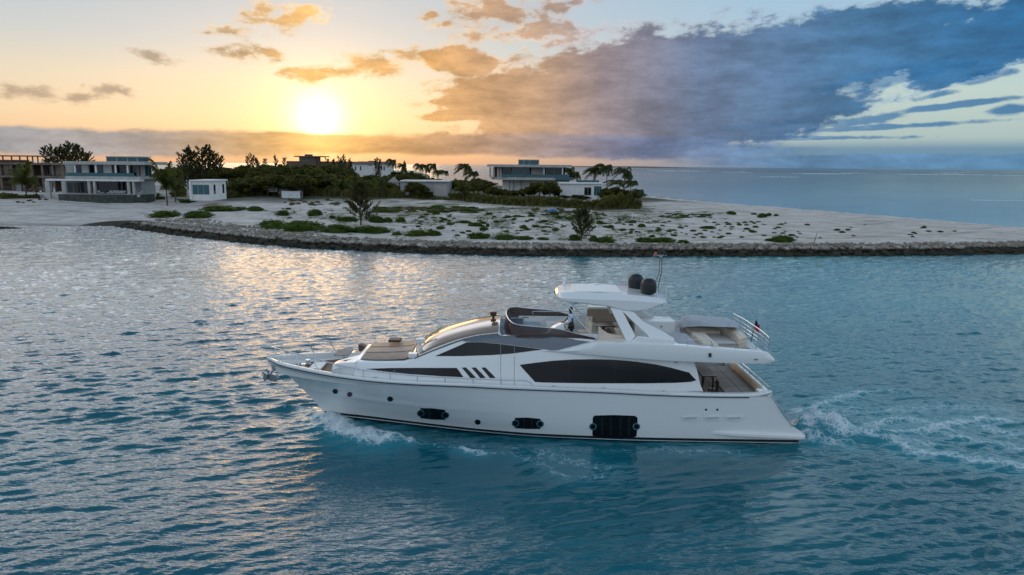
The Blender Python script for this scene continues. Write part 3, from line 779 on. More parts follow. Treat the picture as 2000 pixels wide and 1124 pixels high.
# --- deckhouse: trunk cabin, raked windscreen and the raised helm roof that becomes the flybridge well
HX = [-8.05, -7.6, -6.6, -5.6, -5.15, -4.8, -4.4, -3.85, -3.2, -2.75, -2.2, -1.64, -1.0, -.62, -.50, 0, 1.2, 2.6, 3.6, 4.4, 5.2, 6.2, 7.6, 8.7, 9.02]
def house_ring(X, s_=1):
    B = beam_at(X)
    yb = pchip(X, [-8.05, -5, -1, 3, 9.5], [2.46, 2.78, 2.95, 3.0, 3.0]); zb = sheer(X) - .02
    zsh = pchip(X, [-8.05, -5.6, -5.0, -3.9, -2.44, -1.5, 0, 2.6, 4.4, 5.4, 6.2, 9.5], [3.70, 3.76, 3.86, 4.26, 4.86, 5.08, 5.20, 5.16, 5.05, 4.60, 4.55, 4.35])
    ysh = pchip(X, [-8.05, -5.6, -3.9, -2.4, 0, 4.4, 6.2, 9.5], [2.08, 2.34, 2.36, 2.36, 2.42, 2.62, 2.78, 2.80])
    zw = min(4.05, zb + (zsh - zb)*.62)
    yw = yb - (yb - ysh)*.42
    if X < -.55:
        zc = pchip(X, [-8.05, -5.6, -5.15, -4.8, -4.4, -3.85, -2.75, -1.64, -.5], [3.80, 3.90, 4.06, 4.36, 4.64, 4.92, 5.27, 5.52, 5.68])
        ye = ysh - .28; ze = zsh + (zc - zsh)*.42 if X > -5.4 else zsh + .06
        yi, zi = ye*.62, ze + (zc - ze)*.66; yj, zj = ye*.3, ze + (zc - ze)*.93
    elif X < 4.45:
        zc = 4.66; ye, ze = ysh - .10, zsh + .06; yi, zi = ysh - .34, zsh + .05; yj, zj = ysh - .42, 4.66
    else:
        zc = min(4.66, zsh + .05); ye, ze = ysh - .06, min(zsh + .03, 4.62); yi, zi = ysh - .3, zc; yj, zj = ysh - .5, zc
    return [(X, -yb, zb), (X, -yw, zw), (X, -ysh, zsh), (X, -ye, ze), (X, -yi, zi), (X, -yj, zj), (X, 0, zc),
            (X, yj, zj), (X, yi, zi), (X, ye, ze), (X, ysh, zsh), (X, yw, zw), (X, yb, zb)]
def dense(xs, n=3):
    o = []
    for a, b_ in zip(xs, xs[1:]):
        k = n if b_ - a > .3 else 1
        o += [a + (b_ - a)*i/k for i in range(k)]
    return o + [xs[-1]]
mb = MB(); mb.loft([house_ring(X) for X in dense(HX, 4)], closed=True)
house = mb.build('deckhouse', MATS['gelcoat'], YACHT, smooth=38)
# trunk wings either side of the bow lounge
for s_ in (-1, 1):
    rings = []
    for X, yo, yi, zt in ((-9.32, 1.92, 1.86, 3.18), (-9.22, 2.0, 1.62, 3.55), (-9.0, 2.06, 1.5, 3.66), (-8.5, 2.12, 1.15, 3.72), (-8.0, 2.14, .7, 3.76)):
        B = beam_at(X) - .42
        if s_ > 0: zt -= .38*min(1, (-8.0 - X)*3)
        rings.append([(X, s_*B, 2.7), (X, s_*(yo + .16), zt - .22), (X, s_*yo, zt), (X, s_*yi, zt + .02), (X, s_*(yi - .1), 2.65)])
    MB().loft(rings, closed=True).build('trunk_wing', MATS['gelcoat'], YACHT, smooth=45)

# --- flybridge coaming that sweeps aft into the overhang, with deck and cap
CX = [1.2, 1.8, 2.4, 3.2, 4.4, 5.4, 6.4, 7.6, 8.7, 10, 11.4, 12.5, 12.85, 13.12]
cyo = lambda X: pchip(X, [1.2, 2.5, 4.4, 6, 8.7, 12.5, 13.12], [2.60, 2.78, 3.05, 3.24, 3.32, 3.28, 3.22])
czt = lambda X: pchip(X, [1.2, 1.8, 2.4, 3.2, 4.4, 6, 7.4, 8.7, 9.6, 11, 12.76, 13.12], [4.60, 4.62, 4.64, 4.84, 5.12, 5.16, 5.13, 5.06, 4.98, 4.88, 4.72, 4.40])
czb = lambda X: pchip(X, [1.2, 2.5, 5, 8.7, 12.5, 13.12], [4.56, 4.54, 4.44, 4.27, 4.18, 4.26])
for s_ in (-1, 1):
    rings = []
    for X in dense(CX, 3):
        yo, zt, zb = cyo(X), czt(X), czb(X)
        w_ = min(.34, .10 + (X - 1.2)*.08)
        rings.append([(X, s_*(yo - .34), zb + .03), (X, s_*(yo - .03), zb), (X, s_*(yo + .02), zb + (zt - zb)*.45), (X, s_*(yo - .05), zt - .04), (X, s_*(yo - .10), zt), (X, s_*(yo - w_ - .04), zt + .01), (X, s_*(yo - w_ - .12), min(zt, 4.64))])
    MB().loft(rings, closed=True).build('flybridge_coaming', MATS['gelcoat'], YACHT, smooth=35)
mb = MB()
mb.loft([[(X, -(cyo(X) - .2), z0), (X, cyo(X) - .2, z0), (X, cyo(X) - .2, z1), (X, -(cyo(X) - .2), z1)] for X, z0, z1 in ((4.5, 4.36, 4.61), (6, 4.36, 4.61), (8.5, 4.31, 4.6), (12.2, 4.24, 4.56), (12.9, 4.26, 4.5), (13.08, 4.3, 4.4))], closed=True)
mb.build('flybridge_deck', MATS['gelcoat_matt'], YACHT, smooth=40)

# --- fitted panels
for s_ in (-1, 1):
    wy = lambda z: 3.015 - (z - 2.6)/1.75*.20
    mb = MB(); mb.prism([(8.9, 4.36), (9.12, 4.36), (9.40, 3.6), (9.55, 2.98), (9.72, 2.62), (8.9, 2.62)], lambda p: (p[0], s_*wy(p[1]), p[1]), lambda p: (p[0], s_*(wy(p[1]) - .26), p[1])); mb.build('house_wing', MATS['gelcoat'], YACHT, bevel=.03)
BH = bvh_of(hull); BD = bvh_of(house, *[o for o in YACHT.children if o.name.startswith(('trunk_wing', 'house_wing'))])
BC = bvh_of(house, *[o for o in YACHT.children if o.name.startswith('flybridge_coaming')])
patch('side_window', [(850, 696), (880, 683), (912, 669), (940, 669), (980, 673), (1020, 678), (1060, 683), (1030, 687), (1000, 691), (960, 694), (900, 696)], BD, MATS['tint_glass'], off=.016)
patch('side_panel', [(905, 667.5), (918, 661), (945, 656.5), (975, 654.5), (1010, 654.5), (1060, 657.5), (1100, 661.5), (1130, 665), (1152, 667.5), (1120, 676), (1090, 684), (1075, 684.5), (1060, 682), (1020, 677), (980, 672), (940, 668)], BD, MATS['grey_paint'], off=.045, grid=5)
patch('saloon_window', [(1015, 713), (1045, 709), (1080, 705), (1120, 702.5), (1160, 702), (1200, 703), (1240, 706.5), (1280, 712), (1310, 718.5), (1338, 726), (1346, 728), (1352, 735), (1360, 743), (1350, 746), (1320, 748), (1260, 749), (1150, 749), (1060, 747.5), (1045, 746.5), (1030, 730)], BD, MATS['tint_glass'], off=.016)
patch('cabin_window', [(715, 721), (760, 719.5), (820, 719), (892, 719), (898, 727), (905, 737), (860, 735), (800, 731), (750, 726)], BD, MATS['tint_glass'], off=.014)
for x in (902, 921, 940):
    patch('louvre', [(x, 718.5), (x + 8, 718), (x + 19, 729), (x + 28, 738.5), (x + 17, 738.8), (x + 9, 729)], BD, MATS['black_trim'], off=.012, grid=6)
for x, y0, y1 in ((1110, 703.5, 747), (1200, 704, 747.5), (1285, 714, 747)):
    for q, w_ in zip(patch('glass_seam', [(x, y0), (x + 1.3, y0), (x + 1.3, y1), (x, y1)], BD, MATS['black_trim'], off=.022, grid=5), [o for o in YACHT.children if o.name.startswith('saloon_window')]): q.parent = w_
for x, y0, y1 in ((977, 674, 692), (1004, 678, 690)):
    for q, w_ in zip(patch('glass_seam', [(x, y0), (x + 1.3, y0), (x + 1.3, y1), (x, y1)], BD, MATS['grey_paint'], off=.022, grid=5), [o for o in YACHT.children if o.name.startswith('side_window')]): q.parent = w_
# door seams on the house side
for a, c in ((977.5, 672), (1004, 676)):
    patch('door_seam', [(a, c + 20), (a + 1.0, c + 20), (a + 1.0, 752), (a, 752)], BD, MATS['grey_cushion'], off=.003, grid=5, both=True)
def disc(cx, cy, rx, ry, n=14, rot=0): return [(cx + rx*math.cos(2*math.pi*i/n)*math.cos(rot) - ry*math.sin(2*math.pi*i/n)*math.sin(rot), cy + rx*math.cos(2*math.pi*i/n)*math.sin(rot) + ry*math.sin(2*math.pi*i/n)*math.cos(rot)) for i in range(n)]
for cx, cy in ((655, 764.5), (683, 770.5), (762, 779.5), (933, 824.5)):
    a = patch('porthole', disc(cx, cy, 6.2, 5.2, rot=.3), BH, MATS['chrome'], grid=4, off=.012)
    for p, q in zip(a, patch('pane', disc(cx, cy, 4.9, 4.2, rot=.3), BH, MATS['tint_glass'], grid=4, off=.032)): q.parent = p
def hull_window(poly, ports, bars):
    a = patch('hull_window', poly, BH, MATS['tint_glass'], off=.016, grid=8)
    for cx, cy in ports:
        r_ = patch('round_port', disc(cx, cy, 7.4, 6.8), BH, MATS['chrome'], off=.03, grid=4)
        g_ = patch('pane', disc(cx, cy, 5.2, 4.8), BH, MATS['tint_glass'], off=.037, grid=4)
        for p, q, s_ in zip(r_, g_, a): p.parent = s_; q.parent = s_
    for x0, x1, y0, y1 in bars:
        for p, q in zip(patch('mullion', [(x0, y0), (x1, y0), (x1, y1), (x0, y1)], BH, MATS['black_trim'], off=.024, grid=6), a): p.parent = q
hull_window([(821, 797.5), (845, 798), (869, 801), (871, 806), (869, 820), (845, 819.5), (822, 817), (819.5, 808)], [(822, 807), (870, 810.5)], [(836, 842, 799, 818)])
hull_window([(1006, 816.5), (1030, 816), (1055, 818.5), (1058, 824), (1055.5, 838), (1030, 838), (1006.5, 836.5), (1004, 828)], [(1007, 826.5), (1055, 828)], [(1022, 1025, 818, 836), (1037, 1040, 818, 837)])
hull_window([(1161, 812), (1200, 811), (1240, 812.5), (1245, 816), (1245, 835), (1243, 852), (1238, 854.5), (1200, 855.5), (1162, 853.5), (1157, 850), (1157, 832), (1158, 816)], [(1158, 833), (1243, 833)], [(1174, 1178, 815, 850), (1191, 1195, 815, 850), (1210, 1214, 815, 850), (1226, 1230, 815, 850)])
# engine room air slots, moulded into the topsides, and the spray rail along the quarter
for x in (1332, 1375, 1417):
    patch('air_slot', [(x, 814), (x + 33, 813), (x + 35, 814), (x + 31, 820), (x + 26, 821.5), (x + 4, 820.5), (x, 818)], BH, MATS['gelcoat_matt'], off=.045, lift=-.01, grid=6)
    patch('slot_shade_patch', [(x + 2, 815), (x + 30, 814.5), (x + 27, 818), (x + 5, 819)], BH, MATS['slot_shade_grey'], off=.05, lift=-.03, grid=6)  # flat grey patch painted for the shade inside each slot
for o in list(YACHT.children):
    if o.name.startswith('slot_shade_patch'): o.name = o.name.replace('slot_shade_patch', 'slot_shade')
for x in (1379, 1401):
    patch('fuel_cap', disc(x, 800.5, 2.2, 2.1, 8), BH, MATS['black_trim'], grid=3)
for s_ in (-1, 1):
    rings = []
    for i in range(16):
        X = 9.8 + (14.8 - 9.8)*i/15; zt = .72 - .20*i/15; w_ = .26*min(1, (i + .4)/5)
        yh = 3.26
        rings.append([(X, s_*(yh - .1), zt + .02), (X, s_*(yh + w_), zt - .05), (X, s_*(yh + w_), zt - .17), (X, s_*(yh - .1), zt - .30 - .03*i/15)])
    MB().loft(rings).build('spray_rail', MATS['gelcoat'], YACHT, smooth=40)
patch('boot_grille', [(1334, 850.5), (1338, 850.5), (1338, 851.5), (1334, 851.5)], BH, MATS['black_trim'], grid=3)
for o in list(YACHT.children):
    if o.name.startswith('boot_grille'): bpy.data.objects.remove(o)
patch('deck_grille', [(1316, 705.8), (1325, 706), (1325, 710.5), (1316, 710.3)], BC, MATS['galv'], grid=4)
patch('side_lamp', [(1384, 690), (1389, 690), (1389, 697), (1384, 697)], BC, MATS['black_trim'], off=.06, grid=4)
patch('model_mark', [(1473, 701.2), (1475, 701.2), (1475, 704), (1473, 704)], BC, MATS['galv'], grid=3, both=False)
patch('model_mark', [(1476, 701.2), (1478, 701.2), (1478, 704), (1476, 704)], BC, MATS['galv'], grid=3, both=False)
patch('model_mark', [(1479, 701.2), (1480, 701.2), (1480, 704), (1479, 704)], BC, MATS['galv'], grid=3, both=False)
for i in range(4):                                   # small lettering on the bow, too small to read in the photo
    x = 559.5 + i*3.3; y = 724.3 + i*1.5
    patch('bow_letter', [(x, y), (x + 2.2, y + 1), (x + 2.2, y + 2.8), (x, y + 1.9)], BH, MATS['black_trim'], grid=3, both=False, off=.006)
patch('quarter_fairlead', [(1497, 772), (1503, 770.5), (1508, 770), (1503, 775), (1499, 776)], BH, MATS['chrome'], grid=3, off=.03)

# --- swim platform and stern rails
mb = MB(); mb.box(13.0, 14.7, -3.1, 3.1, .34, .50); mb.build('swim_platform', MATS['teak_grey'], YACHT, bevel=.02)
mb = MB()
for i in range(6): mb.box(13.05 + .16*i, 14.0 - .02*i, -2.9 + .0*i, -1.9, .5 + .32*(5 - i), .5 + .32*(6 - i) - .004) if False else mb.box(13.0, 13.12 + .17*(5 - i), -3.0, -2.0, .5 + .33*i, .5 + .33*(i + 1) - .003)
mb.build('stern_stairs', MATS['gelcoat'], YACHT)
for s_ in (-1, 1):
    MB().tube([(13.02, s_*3.38, 2.55), (13.42, s_*3.42, 2.05), (13.95, s_*3.36, 1.32), (14.2, s_*3.33, .95)], .022).tube([(13.95, s_*3.36, 1.32), (14.0, s_*3.36, 1.45), (14.02, s_*3.36, 1.62)], .018).build('stern_handrail', MATS['chrome'], YACHT, smooth=60)

# --- windscreen glazing on the house front
BF = bvh_of(house)
def surf(X, y):    # top of the house at X, y
    h, n_, _, _ = BF.ray_cast(Vector((X, y + YC, 9)), Vector((0, 0, -1))); return h.z if h else 4.6
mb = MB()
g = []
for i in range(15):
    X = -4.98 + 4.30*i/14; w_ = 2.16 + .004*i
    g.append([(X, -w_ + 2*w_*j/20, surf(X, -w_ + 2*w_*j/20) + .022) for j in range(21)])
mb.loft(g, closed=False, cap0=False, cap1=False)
mat('screen_glass', (.21, .125, .08), .14, ior=1.5, coat=.5)  # dark glass with its base lightened to bronze for the reflected sunset
mb.build('windscreen', MATS['screen_glass'], YACHT, smooth=60)
mb = MB()
for j in (-1, 1): mb.tube([(X, j*(2.17 + .004*i), surf(X, j*(2.17 + .004*i)) + .012) for i, X in enumerate(np.linspace(-4.98, -.68, 15))], .014, 6)
mb.tube([(-5.0, y, surf(-5.0, y) + .02) for y in np.linspace(-1.7, 1.7, 12)], .035, 6)
mb.build('windscreen_frame', MATS['black_trim'], YACHT, smooth=60)
mb = MB()
for y in (-.9, .2, 1.2): mb.tube([(-4.95, y, surf(-4.95, y) + .05), (-4.3, y - .25, surf(-4.3, y - .25) + .05), (-3.9, y - .35, surf(-3.9, y - .35) + .05)], .016, 6)
mb.build('wiper', MATS['black_trim'], YACHT)

# --- fly windscreen: a smoked band round the front of the flybridge
def fly_path():
    p = [(X, -(2.50 - .04*(4.4 - X)/4.4)) for X in np.linspace(4.42, .35, 14)]
    for a in np.linspace(0, math.pi, 21)[1:-1]:
        p.append((.35 - .80*math.sin(a)**.9, -2.46*math.cos(a)))
    return p + [(X, 2.50 - .04*(4.4 - X)/4.4) for X in np.linspace(.35, 4.42, 14)]
FP = fly_path()
def fly_z(X, y):
    zb = pchip(X, [-.5, 0, 2.6, 4.4], [5.30, 5.26, 5.18, 5.12]) 
    if X < .3: zb = max(zb, min(surf(X - .15, y), 5.66))
    zt = pchip(X, [-.5, 0, 2.4, 3.4, 4.42], [5.98, 5.86, 5.62, 5.38, 5.16])
    return zb, zt
rings = []; top = []
for X, y in FP:
    zb, zt = fly_z(X, y); nx, ny = (X - 1.2), y*.7; l = math.hypot(nx, ny); nx, ny = nx/l, ny/l
    if X > .4: nx, ny = 0, (1 if y > 0 else -1)
    lean = .16
    zlo = min(zb - .06, 5.24)
    rings.append([(X, y, zlo), (X - nx*lean, y - ny*lean, zt), (X - nx*(lean + .03), y - ny*(lean + .03), zt), (X - nx*.03, y - ny*.03, zlo)])
    top.append((X - nx*lean, y - ny*lean, zt + .01))
fw = MB().loft(rings, closed=True).build('fly_windscreen', MATS['fly_glass'], YACHT, smooth=50)
MB().tube(top, .026, 8).build('rim', MATS['chrome'], fw, smooth=60)
# white inner liner and far bulwark with panels
for s_ in (-1, 1):
    MB().loft([[(X, s_*2.30, 4.67), (X, s_*2.26, 5.34), (X, s_*2.18, 5.36), (X, s_*2.14, 4.67)] for X in np.linspace(.4, 4.6, 8)], closed=True).build('fly_liner', MATS['gelcoat_matt'], YACHT, smooth=40)

# --- flybridge fittings
mb = MB()
prof = [(1.55, 4.67), (1.62, 4.95), (2.0, 5.35), (2.45, 5.62), (2.72, 5.68), (2.76, 5.5), (2.85, 5.2), (2.95, 4.67)]
mb.prism(prof, lambda p: (p[0], -1.45, p[1]), lambda p: (p[0], -.35, p[1]))
hc = mb.build('helm_console', MATS['gelcoat'], YACHT, bevel=.05, smooth=40)
MB().box(2.74, 2.80, -1.35, -.45, 5.3, 5.58).build('instrument_panel', MATS['black_trim'], hc)
MB().tube([(2.98, -.9 + .19*math.cos(a), 5.28 + .19*math.sin(a)) for a in np.linspace(0, 6.283, 17)[:-1]], .018, 6, closed=True).tube([(2.8, -.9, 5.28), (2.98, -.9, 5.28)], .03, 6).build('steering_wheel', MATS['dark_wood'], hc)
mb = MB(); mb.box(.45, 1.6, .3, 2.1, 4.67, 5.05); mb.build('fly_sunpad', MATS['cover_cloth'], YACHT, bevel=.06)
mb = MB(); mb.box(1.9, 3.3, .9, 2.1, 4.67, 5.3); mb.build('wet_bar', MATS['gelcoat'], YACHT, bevel=.04)
for y in (-1.35, -.55):
    mb = MB(); mb.box(3.55, 4.05, y - .28, y + .28, 5.02, 5.16); mb.box(3.98, 4.16, y - .28, y + .28, 5.14, 5.82)
    mb.box(3.64, 3.96, y - .14, y + .14, 4.66, 5.03)
    mb.build('helm_seat', MATS['cream_fabric'], YACHT, bevel=.05)
mb = MB()      # U-shaped dinette: base, cushions, tall backs
mb.box(4.3, 6.6, 1.5, 2.4, 4.62, 5.02); mb.box(5.9, 6.6, -.6, 1.5, 4.62, 5.02)
ds = mb.build('dinette_seat', MATS['cream_fabric'], YACHT, bevel=.05)
mb = MB(); mb.box(4.3, 6.7, 2.32, 2.6, 4.95, 5.75); mb.build('dinette_back', MATS['taupe_fabric'], YACHT, bevel=.06)
mb = MB(); mb.box(4.35, 6.6, 2.36, 2.72, 5.75, 5.87); mb.build('back_cap', MATS['gelcoat'], YACHT, bevel=.03)
mb = MB(); mb.box(4.55, 5.6, .1, 1.3, 5.22, 5.27); mb.box(4.95, 5.2, .6, .85, 4.62, 5.22); mb.build('fly_table', MATS['dark_wood'], YACHT, bevel=.015)
for x, a in ((5.05, .3), (5.55, -.3)):
    mb = MB(); mb.hexa([(x - .04, -1.3, 4.95), (x + .4, -1.3, 4.95), (x + .4, -.8, 4.95), (x - .04, -.8, 4.95), (x - .16, -1.3, 5.42), (x + .1, -1.3, 5.42), (x + .1, -.8, 5.42), (x - .16, -.8, 5.42)])
    mb.build('throw_cushion', MATS['brown_leather'] if a > 0 else MATS['cream_fabric'], YACHT, bevel=.07)
mb = MB(); mb.box(4.35, 6.7, -2.72, -2.15, 4.62, 5.22); mb.build('settee', MATS['cream_fabric'], YACHT, bevel=.08)
mb = MB(); mb.loft([[(X, -2.16, 5.2), (X, -2.16, z), (X, -2.3, z + .01), (X, -2.34, 5.2)] for X, z in ((4.42, 5.8), (4.6, 5.62), (4.9, 5.42), (5.4, 5.32), (6.5, 5.3))], closed=True); mb.build('settee_back', MATS['cream_fabric'], YACHT, smooth=50)
# aft flybridge: sun lounge, covered tender and its chocks
mb = MB(); mb.box(7.3, 9.4, -2.5, -.2, 4.58, 5.0); mb.build('sun_lounge', MATS['cover_cloth'], YACHT, bevel=.10, seg=3)
mb = MB(); mb.box(6.9, 9.2, 1.5, 2.9, 4.58, 5.25); mb.build('locker', MATS['gelcoat'], YACHT, bevel=.04)
for x in (7.4, 8.4):
    MB().lathe([(.0, 0), (.06, 0), (.06, .03), (0, .03)], n=10).build('locker_knob', MATS['black_trim'], YACHT).location = (x, 1.46, 4.95)
def cover_ring(X, w0, w1, zt, zs, yo=1.35):
    return [(X, yo - w0, zs), (X, yo - w1, zt - .10), (X, yo - w1*.5, zt), (X, yo, zt + .05), (X, yo + w1*.5, zt), (X, yo + w1, zt - .10), (X, yo + w0, zs)]
mb = MB(); mb.loft([cover_ring(9.4, .25, .2, 5.28, 5.0), cover_ring(9.7, 1.0, .9, 5.50, 5.22), cover_ring(10.3, 1.35, 1.2, 5.52, 5.34), cover_ring(11.2, 1.4, 1.2, 5.46, 5.32), cover_ring(12.1, 1.3, 1.1, 5.42, 5.28), cover_ring(12.45, .9, .7, 5.34, 5.22)], closed=True)
mb.build('awning_cover', MATS['cover_cloth'], YACHT, smooth=60)
mb = MB()
pth = [(9.7, 2.55), (10.6, 2.7), (11.6, 2.55), (12.2, 2.0), (12.4, 1.0), (12.4, -.3), (12.3, -1.4)]
mb.loft([[(x, y, 4.58), (x, y, 5.08), (x - .12*(1 if x > 12 else .3), y - .14, 5.12), (x - .42*(1 if x > 12 else .3), y - .45*(1 if y > 1.5 else .2), 4.98), (x - .42*(1 if x > 12 else .3), y - .45*(1 if y > 1.5 else .2), 4.58)] for x, y in pth], closed=True)
mb.build('aft_sofa', MATS['cream_fabric'], YACHT, smooth=60)
mb = MB(); mb.box(9.9, 11.7, 1.3, 2.2, 4.57, 4.80); mb.box(9.8, 10.5, -2.6, .3, 4.57, 4.95); mb.build('sofa_seat', MATS['cream_fabric'], YACHT, bevel=.06)
mb = MB(); mb.box(10.4, 12.3, -2.7, -.9, 4.56, 4.60); mb.build('teak_mat', MATS['taupe_fabric'], YACHT)

# --- rails
def rail(name, posts, top, mids=(), r=.02, mat_='chrome', base=None):
    """top rail, mid rails and posts: one rail with each post a part of its own"""
    ro = MB(); ro.tube(top, r, 8)
    for mline in mids: ro.tube(mline, r*.7, 6)
    o = ro.build(name, MATS[mat_], YACHT, smooth=60)
    for a, b_ in posts: MB().tube([a, b_], r*.85, 8).build('stanchion', MATS[mat_], o, smooth=60)
    return o
for s_ in (-1, 1):
    def topz(X): return pchip(X, [-13.75, -12.5, -10.9, -9.1, -7.3, -2.6, 0, .78, 1.15], [3.98, 4.05, 3.93, 3.68, 3.50, 3.29, 3.25, 3.22, 2.98])
    XR = [-13.75, -13.4, -12.9, -12.2, -11.4, -10.5, -9.5, -8.5, -7.5, -6, -4.5, -3, -1.5, 0, .78, 1.1]
    def ry(X): return s_*max(.0, beam_at(max(X, -13.2)) - .10 - (.0 if X > -12 else .0)) if X > -13.3 else s_*(.14*(X + 13.9)/.5 + .02)
    posts = [((X + (.28 if X < -9 else 0), s_*(beam_at(X + .28) - .1), sheer(X) + .12), (X, ry(X), topz(X))) for X in (-12.7, -11.4, -10.3, -8.8, -7.5, -6.1, -4.7, -3.3, -1.9, -.5)]
    rail('bow_rail', posts, [(X, ry(X), topz(X)) for X in dense(XR, 2)], r=.030)
    # overhang rails of the flybridge: low hoops
    for x0, x1 in ((8.75, 9.95), (10.02, 11.15), (11.3, 12.2)):
        zb0, zb1 = czt(x0), czt(x1); y0, y1 = s_*(cyo(x0) - .25), s_*(cyo(x1) - .25)
        zt = 5.34 if x0 < 9 else 5.22
        rail('deck_rail', [((x0, y0, zb0 - .02), (x0, y0, zt - .06)), ((x1, y1, zb1 - .02), (x1, y1, zt - .08))], [(x0, y0, zt - .07), (x0 + .05, y0, zt), (x1 - .05, y1, zt - .02), (x1, y1, zt - .09)],
             [[(x0, y0, zt - .24), (x1, y1, zt - .26)], [(x0, y0, zt - .44), (x1, y1, zt - .46)]], r=.022)
# curved rails across the stern of the flybridge
ys_ = np.linspace(-2.95, 2.95, 13)
def ax(y): return 12.98 - .16*(abs(y)/2.95)**3
rail('stern_rail', [((ax(y), y, 4.48), (ax(y) + .04, y, 5.42)) for y in (-2.95, -2.0, -1.0, 0, 1.0, 2.0, 2.95)], [(ax(y) + .04, y, 5.43) for y in ys_], [[(ax(y) + .03, y, z) for y in ys_] for z in (4.78, 4.98, 5.2)], r=.024)
rail('side_gate', [((6.75, 3.0, 5.1), (6.75, 3.0, 5.72)), ((8.05, 3.0, 5.05), (8.05, 3.0, 5.70)), ((9.3, 3.0, 4.98), (9.3, 3.0, 5.66))], [(6.75, 3.0, 5.72), (9.3, 3.0, 5.66)], [[(6.75, 3.0, 5.42), (9.3, 3.0, 5.38)]], r=.022)
rail('far_rail', [((1.2, 2.1, 5.3), (1.2, 2.1, 5.62)), ((3.9, 2.1, 5.3), (3.9, 2.1, 5.62))], [(1.15, 2.1, 5.6), (1.25, 2.1, 5.64), (3.85, 2.1, 5.64), (3.92, 2.1, 5.58)], r=.02)
for o in list(YACHT.children):
    if o.name.startswith('far_rail'): o.name = 'grab_rail'

# --- hardtop on two pairs of raking legs
def ht_ring(X):
    w_ = pchip(X, [2.3, 2.42, 2.7, 3.3, 4.5, 6.5, 7.4, 7.8, 8.0], [.75, 1.15, 1.52, 1.74, 1.84, 1.86, 1.78, 1.62, 1.5])
    zt = pchip(X, [2.3, 2.5, 3, 5, 7, 8.0], [7.12, 7.30, 7.36, 7.33, 7.20, 7.02])
    ze = pchip(X, [2.3, 3, 5, 7, 8.0], [7.08, 7.14, 7.12, 7.02, 6.90])
    zb = pchip(X, [2.3, 2.6, 3.2, 5, 5.9, 6.5, 7.6, 8.0], [7.02, 6.92, 6.88, 6.70, 6.50, 6.48, 6.78, 6.86])
    return [(X, -w_*.96, zb), (X, -w_, zb + .06), (X, -w_, ze - .05), (X, -w_*.97, ze), (X, -w_*.80, zt - .04), (X, -w_*.77, zt), (X, 0, zt + .03),
            (X, w_*.77, zt), (X, w_*.80, zt - .04), (X, w_*.97, ze), (X, w_, ze - .05), (X, w_, zb + .06), (X, w_*.96, zb), (X, w_*.6, zb + .16), (X, -w_*.6, zb + .16)]
ht = MB().loft([ht_ring(X) for X in dense([2.3, 2.36, 2.45, 2.6, 2.8, 3.2, 4, 5, 5.6, 6.0, 6.5, 7.2, 7.8, 8.0], 3)], closed=True).build('hardtop', MATS['gelcoat'], YACHT, smooth=32)
MB().loft([[(X, -1.22, z), (X, -1.2, z + .05), (X, 1.2, z + .05), (X, 1.22, z)] for X, z in ((3.25, 7.355), (4.5, 7.36), (5.7, 7.31))]).build('sunroof', MATS['gelcoat_matt'], ht, smooth=40)
def leg(pts, ytop, ybot, th=.2):
    """raking leg: outline in photo pixels, y runs from the hardtop down to the coaming"""
    zt_, zb_ = 6.75, 5.0
    def yy(z): return ytop + (ybot - ytop)*max(0, min(1, (zt_ - z)/(zt_ - zb_)))
    q = []
    for px, py in pts:
        y = (ytop + ybot)/2
        for _ in range(6): p = L(px, py, -y); y = yy(p.z)
        q.append((p.x, p.z))
    for s_ in (-1, 1):
        mb = MB(); mb.prism(q, lambda p: (p[0], s_*abs(yy(p[1])), p[1]), lambda p: (p[0], s_*(abs(yy(p[1])) - th), p[1]))
        mb.build('arch_leg', MATS['gelcoat'], YACHT, bevel=.03)
leg([(1191, 600), (1215, 606), (1226, 628), (1241, 657), (1232, 670), (1224, 668), (1209, 637)], -1.72, -2.85)
leg([(1213, 606), (1238, 610), (1256, 628), (1290, 646), (1318, 662), (1312, 674), (1276, 672), (1264, 654), (1240, 632)], -1.72, -2.95)
MB().prism([(5.85, 4.98), (8.5, 4.98), (8.0, 5.28), (6.3, 5.38)], lambda p: (p[0], -2.86, p[1]), lambda p: (p[0], -2.60, p[1])).build('leg_foot', MATS['gelcoat'], YACHT, bevel=.04)
MB().prism([(5.85, 4.98), (8.5, 4.98), (8.0, 5.28), (6.3, 5.38)], lambda p: (p[0], 2.86, p[1]), lambda p: (p[0], 2.60, p[1])).build('leg_foot', MATS['gelcoat'], YACHT, bevel=.04)
for s_ in (-1, 1):
    MB().tube([(2.72, s_*1.6, 6.95), (3.5, s_*2.2, 5.95), (4.32, s_*2.62, 5.16)], .026).build('hardtop_strut', MATS['chrome'], YACHT, smooth=60)
# --- gear on the hardtop
for y, x in ((.95, 6.78), (-.62, 7.18)):
    d0 = MB().lathe([(0, 0), (.30, 0), (.32, .05), (.41, .08), (.42, .16), (.42, .46), (.39, .62), (.30, .75), (.16, .82), (0, .84)], n=24).build('satellite_dome', MATS['dome_black'], YACHT, smooth=50)
    d0.location = (x, y, 7.2)
    MB().lathe([(0, -.14), (.2, -.14), (.26, -.02), (0, -.02)], n=16).build('pedestal', MATS['gelcoat'], d0, smooth=40)
mb = MB(); mb.tube([(7.65, .1, 6.95), (7.6, .1, 7.5), (7.85, .1, 8.2), (7.85, .1, 9.15)], .035, 8); mb.tube([(7.95, .35, 6.95), (7.9, .35, 7.5), (8.0, .22, 8.2), (7.97, .12, 9.1)], .03, 8)
for z in (7.4, 7.75, 8.1): mb.tube([(7.66 + (z - 7.5)*.2, .1, z), (7.92, .32, z)], .018, 6)
mb.tube([(7.5, .1, 9.15), (8.2, .1, 9.15)], .03, 6); mb.tube([(7.86, -.25, 9.1), (7.86, .45, 9.1)], .025, 6)
